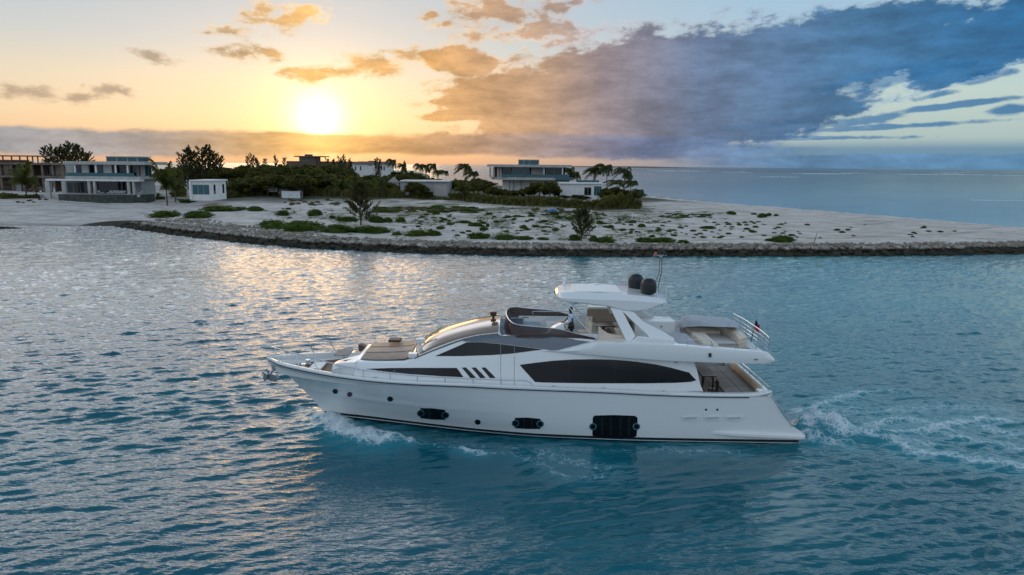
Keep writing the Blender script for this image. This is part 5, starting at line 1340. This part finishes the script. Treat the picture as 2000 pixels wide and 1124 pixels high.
for x in (214, 221, 227.5, 234, 240.5): lounger((at_y(x, 378, 198.4).x, 198.4, ztc), R(-35), 'white sun lounger in the row on the villa terrace', 'loungers on the villa terrace')
lounger((at_y(274, 378, 198.4).x, 198.4, ztc), R(-20), 'white sun lounger alone at the right end of the villa terrace', 'loungers on the villa terrace')
lounger((at_y(197, 377, 199.0).x, 199.0, ztc), R(160), 'white sun lounger turned the other way at the left of the terrace row', 'loungers on the villa terrace')
for x in (80, 88, 97, 105): 
    g = ground(x, 386); lounger((g.x, g.y, g.z), R(-25), 'white sun lounger on the sand below the left corner of the villa', 'loungers on the sand by the villa')
for x in (384, 394): 
    g = ground(x, 383); lounger((g.x, g.y, g.z + .05), R(-25), 'white sun lounger in front of the small pavilion with sliding glass', 'loungers by the pavilion')
for i, x in enumerate((80, 107)):
    g = ground(x, 381.5)
    r_ = empty('parasol', g, ('closed white parasol left of the villa pergola', 'closed white parasol under the left end of the villa pergola')[i], 'parasol', 'closed parasols')
    MB().lathe([(0, -.2), (.03, -.2), (.03, 1.0), (0, 1.0)], n=8).build('pole', MATS['timber'], r_)
    MB().lathe([(0, .75), (.22, .8), (.25, 1.1), (.16, 1.7), (.05, 2.3), (0, 2.35)], n=10).build('canopy', MATS['white_plastic'], r_, smooth=50)
g = ground(72, 384)
r_ = empty('thatched_shelter', g, 'small thatched shelter in front of the unfinished building', 'shelter')
MB().lathe([(0, -.4), (.12, -.4), (.12, 2.2), (0, 2.2)], n=8).build('pole', MATS['timber'], r_); MB().lathe([(0, 1.75), (2.1, 1.7), (1.2, 2.4), (.15, 3.0), (0, 3.0)], n=14).build('roof', MATS['thatch'], r_)
g = ground(1079, 416)
mb = MB(); r3 = random.Random(4)
gr = [[(-.9 + 1.8*i/7, -.6 + 1.2*j/5, max(0.02, .55*math.cos((i - 3.5)*.38)*math.cos((j - 2.5)*.5) + r3.uniform(-.09, .09))) for j in range(6)] for i in range(8)]
mb.loft(gr, closed=False, cap0=False, cap1=False)
o = mb.build('tarpaulin', MATS['tarp_blue'], loc=g, smooth=30); tag(o, 'crumpled blue tarpaulin lying on the scrubby sand', 'tarpaulin'); o.scale = (1.5, 1.2, 1.4)

# ------------------------------------------------------------------ vegetation
def leaf_mat(name, lo, hi, tr=.42):
    m = bpy.data.materials.new(name); m.use_nodes = True; t = NT(m.node_tree); b = m.node_tree.nodes['Principled BSDF']
    oi = t.n.new('ShaderNodeObjectInfo'); n = t.noise(t.tc('Object'), .9, 4)
    f = t.m('ADD', t.m('MULTIPLY', t.ss(n, .35, .65), .6), t.m('MULTIPLY', oi.outputs['Random'], .4))
    c = t.mix(f, lo, hi); t.l.new(c, b.inputs['Base Color']); b.inputs['Roughness'].default_value = .6; b.inputs['Specular IOR Level'].default_value = .3
    tl = t.n.new('ShaderNodeBsdfTranslucent'); t.l.new(t.mix(1.0, c, (1.7, 1.5, .5), 'MULTIPLY'), tl.inputs[0])
    mx = t.n.new('ShaderNodeMixShader'); mx.inputs[0].default_value = tr; t.l.new(b.outputs[0], mx.inputs[1]); t.l.new(tl.outputs[0], mx.inputs[2])
    t.l.new(mx.outputs[0], m.node_tree.nodes['Material Output'].inputs[0]); MATS[name] = m
leaf_mat('leaf_dark', (.055, .062, .015), (.135, .130, .032))
leaf_mat('leaf_scaevola', (.034, .074, .008), (.085, .135, .016))
leaf_mat('leaf_palm', (.040, .056, .014), (.105, .115, .030))
leaf_mat('leaf_casuarina', (.034, .042, .016), (.078, .078, .030))
leaf_mat('leaf_dry', (.085, .080, .035), (.15, .13, .06))
mat('bark', (.11, .085, .065), .9, vary=.4, vscale=3)

def leafcloud(mb, r3, clumps, per, size, flat=.6):
    for (c, rad) in clumps:
        for _ in range(per):
            while True:
                p = Vector((r3.uniform(-1, 1), r3.uniform(-1, 1), r3.uniform(-1, 1)))
                if .25 < p.length < 1: break
            p = Vector(c) + Vector((p.x*rad, p.y*rad, p.z*rad*flat))
            u = Vector((r3.gauss(0, 1), r3.gauss(0, 1), r3.gauss(0, .6))).normalized(); w = u.cross(Vector((r3.gauss(0, 1), r3.gauss(0, 1), r3.gauss(0, 1)))).normalized()
            s = size*r3.uniform(.6, 1.3)
            mb.add([p - u*s, p + w*s*.45, p + u*s, p - w*s*.45], [(0, 1, 2, 3)])
def shrub_proto(seed, kind='leaf_dark', ncl=26, per=42, size=.085, dome=.55):
    """a dense bush about two units wide and one high, on short stems"""
    r3 = random.Random(seed); mb = MB(); cl = []
    for i in range(ncl):
        a = r3.uniform(0, 6.28); rr = math.sqrt(r3.uniform(0, 1))*.82; h = (1 - rr*rr)**dome*r3.uniform(.45, .95)
        cl.append(((rr*math.cos(a), rr*math.sin(a), h*.82), r3.uniform(.16, .30)))
    leafcloud(mb, r3, cl, per, size, .75)
    # inner mass of twigs and shaded leaves
    n = 10; rings = []
    for k, (zr, rr) in enumerate(((-.05, .78), (.25, .74), (.45, .56), (.6, .3))):
        rings.append([(rr*math.cos(6.283*j/n)*r3.uniform(.8, 1.1), rr*math.sin(6.283*j/n)*r3.uniform(.8, 1.1), zr*r3.uniform(.9, 1.1)) for j in range(n)])
    mb.loft(rings)
    me = mb.build('shrub', MATS[kind]); m_ = me.data; bpy.data.objects.remove(me); return m_
SHRUB = [shrub_proto(i) for i in range(6)]
MOUND = [shrub_proto(20 + i, 'leaf_scaevola', 40, 60, .065, .7) for i in range(4)]
DRY = [shrub_proto(40 + i, 'leaf_dry', 16, 26, .07, .9) for i in range(2)]
def put(me, p, sx, sy, sz, name, label, cat, group=None):
    o = bpy.data.objects.new(name, me); col.objects.link(o); o.location = p; o.scale = (sx, sy, sz); o.rotation_euler = (0, 0, random.choice((0, math.pi)) + random.uniform(-.3, .3))
    return tag(o, label, cat, group)
def tree_proto(seed, kind='leaf_dark'):
    """broad tree two units wide and two high: trunk, limbs and crown"""
    r3 = random.Random(seed); r_ = empty('broad_tree', (0, 0, 0), 'x', 'tree')
    tk = MB(); tk.tube([(0, 0, -.2), (.02, 0, .4), (.05, .02, .8), (.02, 0, 1.2)], [.07, .06, .045, .02], 7); mb = MB(); cl = []
    for i in range(17):
        a = i*2.4 + r3.uniform(-.3, .3); z = .55 + r3.uniform(0, .55); rr = r3.uniform(.3, .85)*(1 - abs(z - .75)*.35)
        e = (rr*math.cos(a), rr*math.sin(a), z + r3.uniform(.15, .7)*(1.1 - rr))
        tk.tube([(.03, 0, z*.8), (e[0]*.55, e[1]*.55, z + .12), e], [.03, .02, .008], 5)
        cl += [(e, r3.uniform(.22, .34)), ((e[0]*.7 + r3.uniform(-.2, .2), e[1]*.7 + r3.uniform(-.2, .2), e[2] + r3.uniform(-.1, .3)), r3.uniform(.16, .3))]
    leafcloud(mb, r3, cl, 85, .10, .75)
    tk.build('trunk', MATS['bark'], r_); mb.build('crown', MATS[kind], r_); return r_
def casuarina_proto(seed, h=1.0, spread=.34):
    """feathery she-oak: upright leader, ascending limbs, long thin needle sprays; one unit high"""
    r3 = random.Random(seed); r_ = empty('she_oak', (0, 0, 0), 'x', 'tree'); tk = MB(); mb = MB()
    lean = r3.uniform(-.06, .06)
    tk.tube([(0, 0, -.06), (lean*.3, 0, .35), (lean*.7, 0, .7), (lean, 0, .98)], [.022, .016, .010, .003], 6)
    for i in range(44):
        z = (.10 if spread < .5 else .02) + (.86 if spread < .5 else .94)*(i/44)**.9; a = r3.uniform(0, 6.28); ln = spread*(1 - .62*z)*r3.uniform(.55, 1.15)
        o_ = Vector((lean*z, 0, z)); d = Vector((math.cos(a), math.sin(a)*.9, r3.uniform(.55, 1.25))).normalized(); e = o_ + d*ln
        tk.tube([tuple(o_), tuple(o_.lerp(e, .6)), tuple(e)], [.005, .003, .001], 4)
        for k in range(46 if spread < .5 else 120):
            f = r3.uniform(.25, 1.05); p = o_.lerp(e, f)
            if spread > .5: p = p + Vector((r3.gauss(0, .022), r3.gauss(0, .022), r3.gauss(0, .02)))
            u = (d*r3.uniform(.6, 1.2) + Vector((r3.gauss(0, .45), r3.gauss(0, .45), r3.gauss(.1, .35)))).normalized(); w = u.cross(Vector((r3.gauss(0, 1), r3.gauss(0, 1), r3.gauss(0, 1)))).normalized()
            s = r3.uniform(.03, .065)*(1 if spread < .5 else .95); q_ = .010 if spread < .5 else .012; mb.add([p - w*q_*.6, p + u*s*.5 + w*q_, p + u*s, p + u*s*.5 - w*q_], [(0, 1, 2, 3)])
    tk.build('trunk', MATS['bark'], r_); mb.build('crown', MATS['leaf_casuarina'], r_); return r_
def palm_proto(seed, wind=.35, nf=19, young=False):
    """coconut palm one unit high to the crown: ringed leaning trunk and drooping pinnate fronds blown to one side"""
    r3 = random.Random(seed); r_ = empty('coconut_palm', (0, 0, 0), 'x', 'palm'); tk = MB(); mb = MB()
    ln = r3.uniform(-.10, .10)
    tk.tube([(0, 0, -.08), (ln*.2, 0, .3), (ln*.6, 0, .65), (ln, 0, 1.0)], [.030, .021, .018, .016], 7)
    top = Vector((ln, 0, 1.0)); L_ = .62 if not young else 1.0
    if young:
        tk = MB(); tk.tube([(0, 0, -.08), (ln*.2, 0, .15), (ln*.4, 0, .30), (ln*.5, 0, .42)], [.05, .04, .034, .03], 7); top = Vector((ln*.5, 0, .42))
    for i in range(nf):
        a = i*2.4 + r3.uniform(-.2, .2); up = r3.uniform(.0, 1.25) if not young else r3.uniform(.45, 2.0); d = Vector((math.cos(a), math.sin(a), 0)); l = L_*r3.uniform(.75, 1.1)
        pts = []
        for k in range(9):
            f = k/8; p = top + d*(l*f*(.9 - .25*up*.4)) + Vector((0, 0, up*l*f*.75 - ((.55 + .25*up) if not young else (.36 + .13*up))*l*f*f*1.15)) + Vector((-wind*l*f*f, 0, .03*f))
            pts.append(p)
        for k in range(8):
            p, q = pts[k], pts[k + 1]; t_ = (q - p).normalized(); side = t_.cross(Vector((0, 0, 1)))
            if side.length < .1: continue
            side.normalize()
            for s_ in (-1, 1):
                for j in range(3):
                    b0 = p.lerp(q, j/3); wl = l*.24*math.sin(min(1, (k + j/3 + .6)/8.6)*math.pi)**.6 + .03
                    tip = b0 + side*s_*wl*.8 + t_*wl*.55 + Vector((-.05*wind, 0, -wl*r3.uniform(.25, .75)))
                    mb.add([b0, b0 + t_*l*.05, tip, b0 - t_*l*.02], [(0, 1, 2, 3)])
            mb.add([p + Vector((0, 0, .004)), q + Vector((0, 0, .004)), q - Vector((0, 0, .004)), p - Vector((0, 0, .004))], [(0, 1, 2, 3)])
    tk.build('trunk', MATS['bark'], r_, smooth=60); mb.build('crown', MATS['leaf_palm'], r_); return r_
TREES = [tree_proto(60 + i) for i in range(4)]; CAS = [casuarina_proto(80 + i) for i in range(4)]; PALM = [palm_proto(100 + i) for i in range(4)]; YOUNG = [palm_proto(120 + i, wind=.12, nf=22, young=True) for i in range(3)]; WIDE = [casuarina_proto(90 + i, spread=.62) for i in range(2)]
used = set()
def inst(proto, p, sx, sz, label, cat, group=None, sy=None, rz=None):
    r_ = proto if proto.name not in used else copy_tree(proto)
    used.add(proto.name)
    r_.location = p; r_.scale = (sx, sy or sx, sz); r_.rotation_euler = (0, 0, random.uniform(-.5, .5) if rz is None else rz)
    r_['label'] = label; r_['category'] = cat
    if group: r_['group'] = group
    elif 'group' in r_: del r_['group']
    return r_
def pcurve(pts, x): return float(np.interp(x, [p[0] for p in pts], [p[1] for p in pts]))
TOPFAR = [(318, 324), (345, 320), (440, 323), (470, 319), (520, 315), (560, 317), (640, 316), (680, 321), (690, 338), (760, 340), (775, 330), (800, 332), (830, 342), (870, 352), (900, 347), (945, 350), (960, 356)]
TOPMID = [(440, 356), (455, 348), (480, 340), (520, 334), (560, 334), (600, 336), (660, 334), (690, 343), (750, 346), (765, 352), (780, 362), (782, 385), (798, 385), (804, 350), (825, 346), (832, 372), (850, 384), (876, 384), (880, 352), (905, 350), (945, 352), (958, 362), (1000, 367), (1035, 362), (1048, 348), (1076, 350), (1088, 362), (1096, 376), (1172, 376), (1186, 360), (1215, 362), (1245, 374)]
BOT = [(430, 392), (450, 387), (500, 385), (548, 380), (590, 384), (650, 387), (700, 387), (800, 389), (900, 395), (950, 400), (1000, 403), (1080, 406), (1150, 411), (1250, 410)]
k = 0
# far line of trees against the sky
x = 322
while x < 955:
    D = 285 + random.uniform(-25, 30); g = spot(x, D); h = zat(pcurve(TOPFAR, x) + random.uniform(-1.5, 3), x, D) - g.z
    inst(TREES[k % 4], g, max(3.6, h*.6)*random.uniform(.9, 1.2), max(2.0, h/2), 'dark bushy tree in the far line of the thicket', 'tree', 'trees of the thicket'); k += 1
    x += random.uniform(8, 13)
# middle row
x = 444
while x < 1250:
    top = pcurve(TOPMID, x)
    D = 226 + random.uniform(-6, 10) if x < 955 else 208 + random.uniform(-4, 4)
    if 780 < x < 880: D = 210
    g = spot(x, D); h = zat(top + random.uniform(-1, 4), x, D) - g.z
    if h > 1.0 and top < 380:
        inst(TREES[k % 4], g, max(2.4, h*.58)*random.uniform(.9, 1.2), h/2, 'dark bushy tree in the middle of the thicket', 'tree', 'trees of the thicket'); k += 1
    x += random.uniform(8, 12)
# low front row
x = 432
while x < 1252:
    g = ground(x, pcurve(BOT, x) - 1); top = max(pcurve(TOPMID, min(x, 1250)) + 8, pcurve(BOT, x) - 26)
    if 780 < x < 880 and not 800 < x < 834: top = pcurve(BOT, x) - 9
    if 540 < x < 596: x = 597; continue
    h = max(.9, zat(top, x, g.y) - g.z)*random.uniform(.7, 1.05); w_ = random.uniform(1.3, 2.2)
    put(SHRUB[k % 6], g + Vector((0, w_, 0)), w_, w_*.9, h, 'shrub', 'dense dark green shrub along the sandy front edge of the thicket', 'shrub', 'shrubs at the front of the thicket'); k += 1
    x += random.uniform(7, 12)
for x, y, w_, h in ((452, 386, 3, 2.6), (470, 380, 3, 3.2), (505, 378, 3.2, 3.4), (520, 376, 3, 2.6), (540, 372, 3, 2.2), (606, 380, 3, 3), (630, 378, 3.2, 3.2)):
    g = ground(x, y); put(SHRUB[k % 6], g, w_, w_, h, 'shrub', 'rounded dark shrub standing forward of the thicket near the site container', 'shrub', 'shrubs near the container'); k += 1
# gardens at the villa
for x, y, w_, h in ((6, 387, 3, 1.6), (25, 387, 2.6, 1.5), (48, 388, 2, 1.2), (66, 387, 2.2, 1.3), (300, 385, 2.4, 1.6), (312, 390, 2, 1.2), (345, 384, 2.4, 2.6), (356, 384, 2, 3.0), (278, 389, 1.8, .9)):
    g = ground(x, y); put(SHRUB[k % 6], g, w_, w_*.8, h, 'shrub', 'low garden shrub at the foot of the left villa', 'shrub', 'garden shrubs by the left villa'); k += 1
g0 = [(385, 391), (398, 390), (410, 388), (422, 386), (436, 384), (448, 384), (372, 394), (362, 396)]
for x, y in g0:
    g = ground(x, y); put(MOUND[k % 4], g, 1.9, 1.5, random.uniform(.7, 1.2), 'shrub', 'low green shrub in the creeping row before the small left pavilion', 'shrub', 'shrubs before the left pavilion'); k += 1
# she-oaks
def she(px, yb, yt, D, label, proto, sx=1.0, group=None, rz=None):
    g = spot(px, D) if yb is None else ground(px, yb)
    h = zat(yt, px, g.y) - g.z
    return inst(proto, g, h*sx, h, label, 'tree', group, rz=rz)
for i, (px, yt) in enumerate(((97, 289), (108, 287), (118, 292), (128, 288), (140, 283), (147, 281), (157, 287), (166, 295), (178, 299))):
    she(px, None, yt, 262 + 3*i, 'feathery she-oak rising behind the left villa roof', CAS[i % 4], .9, 'she-oaks behind the left villa')
for i, (px, yt) in enumerate(((357, 302), (367, 291), (375, 290), (384, 297), (396, 291), (405, 286), (413, 289), (421, 300), (430, 304))):
    she(px, None, yt, 246 + 3*i, 'tall she-oak in the group right of the left villa', CAS[(i + 1) % 4], .9, 'she-oaks right of the left villa')
for i, (px, yt) in enumerate(((487, 306), (494, 303), (502, 310), (540, 306), (558, 309), (664, 308), (672, 304), (684, 312), (736, 311), (741, 311), (790, 316), (505, 312), (520, 311), (640, 311), (652, 312))):
    she(px, None, yt, 300 + 2*i, 'slim she-oak spike on the skyline of the thicket', CAS[i % 4], .6, 'she-oaks on the skyline')
she(705, 440, 362, None, 'bushy young she-oak growing on the dune above the stone bank', WIDE[0], 1.0)
she(1136, 472, 412, None, 'sparse young she-oak on the bank in front of the blue tarpaulin', WIDE[1], 1.05)
she(716, 434, 395, None, 'small she-oak sapling just right of the bushy one', CAS[2], .9)
# palms
def palm(px, yb, yt, D, label, w_=1.0, i=0, rz=None, group=None, crown=None):
    g = spot(px, D) if yb is None else ground(px, yb)
    h = (zat(yt, px, g.y) - g.z)/1.16
    s = (crown or h*.55)
    return inst(PALM[i % 4], g, s*1.55*w_, h, label, 'palm', group, rz=rz)
def young(px, yb, yt, rad, label, i):
    g = ground(px, yb); h = (zat(yt, px, g.y) - g.z)/1.12; r_ = rad/FPX*g.y
    return inst(YOUNG[i % 3], g, r_/.85, h, label, 'palm')
young(52, 386, 318, 27, 'palm with wide fronds in front of the unfinished building', 0)
young(287, 387, 332, 22, 'short palm before the right end of the left villa', 1)
young(327, 402, 312, 30, 'big palm on the beach at the right corner of the left villa', 2)
young(343, 396, 326, 26, 'palm just right of the big beach palm', 0)
palm(770, None, 309, 330, 'tall palm on the skyline right of the white house', 1, 0, crown=3.4)
palm(787, None, 318, 300, 'wind blown palm beside the tall skyline palm', 1, 1, crown=3.2)
for i, (x, y, D) in enumerate(((823, 318, 300), (832, 320, 305), (848, 318, 290), (855, 330, 285), (872, 332, 330))):
    palm(x, None, y, D, 'slender palm against the far water in the middle of the spit', 1, i, group='palms against the water', crown=3.0)
palm(912, None, 318, 250, 'dark palm with long drooping fronds left of the round villa', 1, 2, crown=4.4)
palm(922, None, 332, 245, 'lower palm leaning beside the dark drooping palm', 1, 3, crown=3.6)
young(905, 394, 348, 20, 'bright green young palm at the front of the thicket', 1)
young(668, 389, 340, 24, 'young palm with upright fronds in the golden part of the thicket', 2)
palm(746, 388, 346, None, 'round headed palm on a pale stem at the front of the thicket', 1, 2, crown=2.6)
palm(1112, None, 326, 238, 'palm behind the right corner of the round villa', 1, 1, crown=3.6)
palm(1127, None, 334, 236, 'shorter palm right of the round villa corner', 1, 2, crown=3.0)
palm(1158, None, 324, 232, 'leftmost of the three tall wind blown palms over the white pavilion', 1, 3, crown=4.0)
palm(1187, None, 318, 230, 'tallest wind blown palm, behind the end of the white pavilion', 1, 0, crown=4.6)
palm(1219, None, 326, 224, 'wide wind blown palm at the right end of the thicket', 1, 1, crown=4.6)
palm(1208, None, 350, 214, 'low palm filling below the wide wind blown palm', 1, 2, crown=4.2)
palm(1230, None, 350, 206, 'palm with a heavy drooping crown near the outer beach', 1, 3, crown=4.0)
palm(1250, 409, 368, None, 'last small palm on the sand at the right end of the thicket', 1, 0, crown=2.6)
for x, y, w_, h in ((1195, 409, 3, 4), (1212, 409, 3, 4.5), (1228, 409, 2.6, 4.0), (1240, 409, 2, 2.4), (1175, 410, 3, 3)):
    g = ground(x, y); put(SHRUB[k % 6], g + Vector((0, 2, 0)), w_, w_, h, 'shrub', 'dense dark shrub under the wind blown palms', 'shrub', 'shrubs under the right palms'); k += 1
# creeping beach-lettuce mounds on the dune: (left, right, top, bottom) in the photo
MD = [(280, 350, 409, 427), (350, 412, 411, 428), (382, 472, 401, 415), (480, 511, 401, 414.5), (534, 565, 409, 423), (596, 629, 407, 424), (642, 655, 419, 429), (655, 700, 421, 435),
      (495, 560, 427, 449), (540, 630, 429, 454), (610, 690, 437, 457), (676, 762, 440, 458), (763, 785, 453, 462), (745, 767, 424, 436), (771, 792, 423, 436), (716, 750, 418, 437),
      (792, 835, 447, 463), (825, 863, 450, 463), (911, 958, 453, 469), (963, 1010, 457, 471), (1005, 1042, 460, 470.5), (1047, 1075, 464, 471), (871, 888, 435, 441), (893, 918, 430, 438), (912, 940, 433, 444),
      (948, 957, 436, 445), (1014, 1030, 438, 448), (1039, 1054, 438, 446), (1056, 1070, 429, 436), (1164, 1205, 462, 477), (1241, 1290, 463, 476), (1275, 1322, 461, 476), (1323, 1348, 468, 478), (1505, 1557, 459, 476),
      (1495, 1512, 466, 474), (1420, 1440, 411, 421), (1467, 1480, 416, 421), (1480, 1500, 416, 427), (1497, 1508, 415, 424), (1512, 1522, 418, 424), (1000, 1020, 420, 426), (1030, 1046, 419, 425), (1085, 1100, 421, 429),
      (985, 1000, 420, 427), (1075, 1092, 412, 422), (1105, 1120, 424, 431), (1165, 1180, 430, 440), (1185, 1200, 438, 448), (1225, 1245, 432, 438), (1245, 1262, 437, 446), (1210, 1225, 446, 452), (1370, 1400, 441, 449), (1110, 1135, 455, 472), (1150, 1168, 458, 474)]
for i, (a, b_, t_, bt) in enumerate(MD):
    g = ground((a + b_)/2, bt - 1); w_ = (b_ - a)/2/FPX*g.y*1.12; h = max(.45, (bt - t_)/FPX*g.y*1.05)
    n_ = 'big' if w_ > 3 else 'small'
    put(MOUND[i % 4], g + Vector((0, w_*.5, -.05)), w_, w_*.75, h*.9, 'beach_shrub', f'{"spreading" if w_ > 3 else "rounded"} green beach shrub mound on the pale dune', 'shrub', ('spreading' if w_ > 3 else 'rounded') + ' beach shrubs on the dune')
GY = [ground(1000, y).y for y in (404, 412, 420, 430, 440, 450, 460, 468)]
# grass strips behind
for i in range(90):
    x = random.uniform(735, 940); y = random.uniform(406, 416); g = ground(x, y)
    put(DRY[i % 2] if i % 2 else MOUND[i % 4], g, random.uniform(.9, 2.2), random.uniform(.6, 1.3), random.uniform(.3, .8), 'grass_tussock', 'dry olive tussock in the grassy strip across the dune', 'tussock', 'tussocks of the grassy strip')
for i in range(26):
    x = random.uniform(1285, 1400); y = random.uniform(418, 428); g = ground(x, y)
    put(MOUND[i % 4], g, random.uniform(.6, 1.5), random.uniform(.5, 1.0), random.uniform(.15, .35), 'grass_tussock', 'low green tussock in the strip beside the outer beach', 'tussock', 'tussocks by the outer beach')
for i in range(60):
    x = random.choice((random.uniform(552, 690), random.uniform(1040, 1180))); y = random.uniform(391, 402) if x < 700 else random.uniform(409, 424); g = ground(x, y)
    put(DRY[i % 2], g, random.uniform(.5, 1.2), random.uniform(.5, 1.0), random.uniform(.3, .9), 'grass_tussock', 'straw coloured tussock on the sand in front of the thicket', 'tussock', 'tussocks before the thicket')
for i in range(270):
    c = random.random()
    if c < .55: x, y = random.uniform(790, 1240), random.uniform(418, 462)
    elif c < .85: x, y = random.uniform(1230, 1560), random.uniform(432, 466)
    elif c < .93: x, y = random.uniform(500, 790), random.uniform(408, 440)
    else: x, y = random.uniform(1560, 1900), random.uniform(440, 468)
    g = ground(x, y); s = random.uniform(.2, .6)*(1.6 if x < 1240 and random.random() < .3 else 1)
    put(MOUND[i % 4] if i % 4 else DRY[0], g, s*1.3, s, s*.75, 'beach_plant', 'tiny dark green plant dotted on the pale sand', 'plant', 'small plants dotted on the sand')
for i, (x, y) in enumerate(((35, 396), (45, 397), (56, 394), (66, 396), (78, 391), (238, 397), (246, 396), (252, 394), (262, 397), (270, 396), (276, 396), (60, 392), (90, 391), (345, 390), (350, 392), (356, 391))):
    g = ground(x, y); put(DRY[i % 2] if i % 2 else SHRUB[i % 6], g, .6, .6, .45, 'beach_plant', 'small scrubby plant on the beach below the left villa', 'plant', 'plants on the left beach')
# creeping green between the mounds
mb = MB(); r5 = random.Random(21); n_ = 0
while n_ < 2600:
    x, y = (r5.uniform(500, 1330), r5.uniform(404, 468)) if r5.random() < .8 else (r5.uniform(1040, 1420), r5.uniform(412, 432))
    if mnoise.noise((x*.018, y*.055, 1.7)) + .5*mnoise.noise((x*.06, y*.16, 5)) < r5.uniform(-.05, .5): continue
    d = ray(x, y); g = d/d.y; Y_ = None
    Y_ = np.interp(y, [404, 412, 420, 430, 440, 450, 460, 468], GY); X_ = g.x*Y_; z = gz(X_, Y_) if n_ % 1 == 0 else 0
    s_ = r5.uniform(.12, .42)
    for _ in range(9):
        p = Vector((X_ + r5.gauss(0, s_*1.3), Y_ + r5.gauss(0, s_), z + abs(r5.gauss(.02, s_*.35)))); a = r5.uniform(0, 6.28); q = r5.uniform(.10, .2)
        u = Vector((math.cos(a), math.sin(a), r5.uniform(-.2, .5)))*q; w = Vector((-math.sin(a), math.cos(a), r5.uniform(0, .6)))*q*.5
        mb.add([p - u, p + w, p + u, p - w], [(0, 1, 2, 3)])
    n_ += 1
tag(mb.build('ground_cover', MATS['leaf_scaevola']), 'sparse creeping greenery over the sand between the mounds', 'ground cover', kind='stuff')
# bleached driftwood pole
g = ground(1590, 473); o = MB().tube([(0, 0, -.2), (.25, 0, .9), (.42, 0, 1.7)], [.07, .05, .03], 6).build('driftwood_pole', MATS['bark'], loc=g); tag(o, 'thin leaning driftwood pole stuck in the sand near the right bank', 'pole')
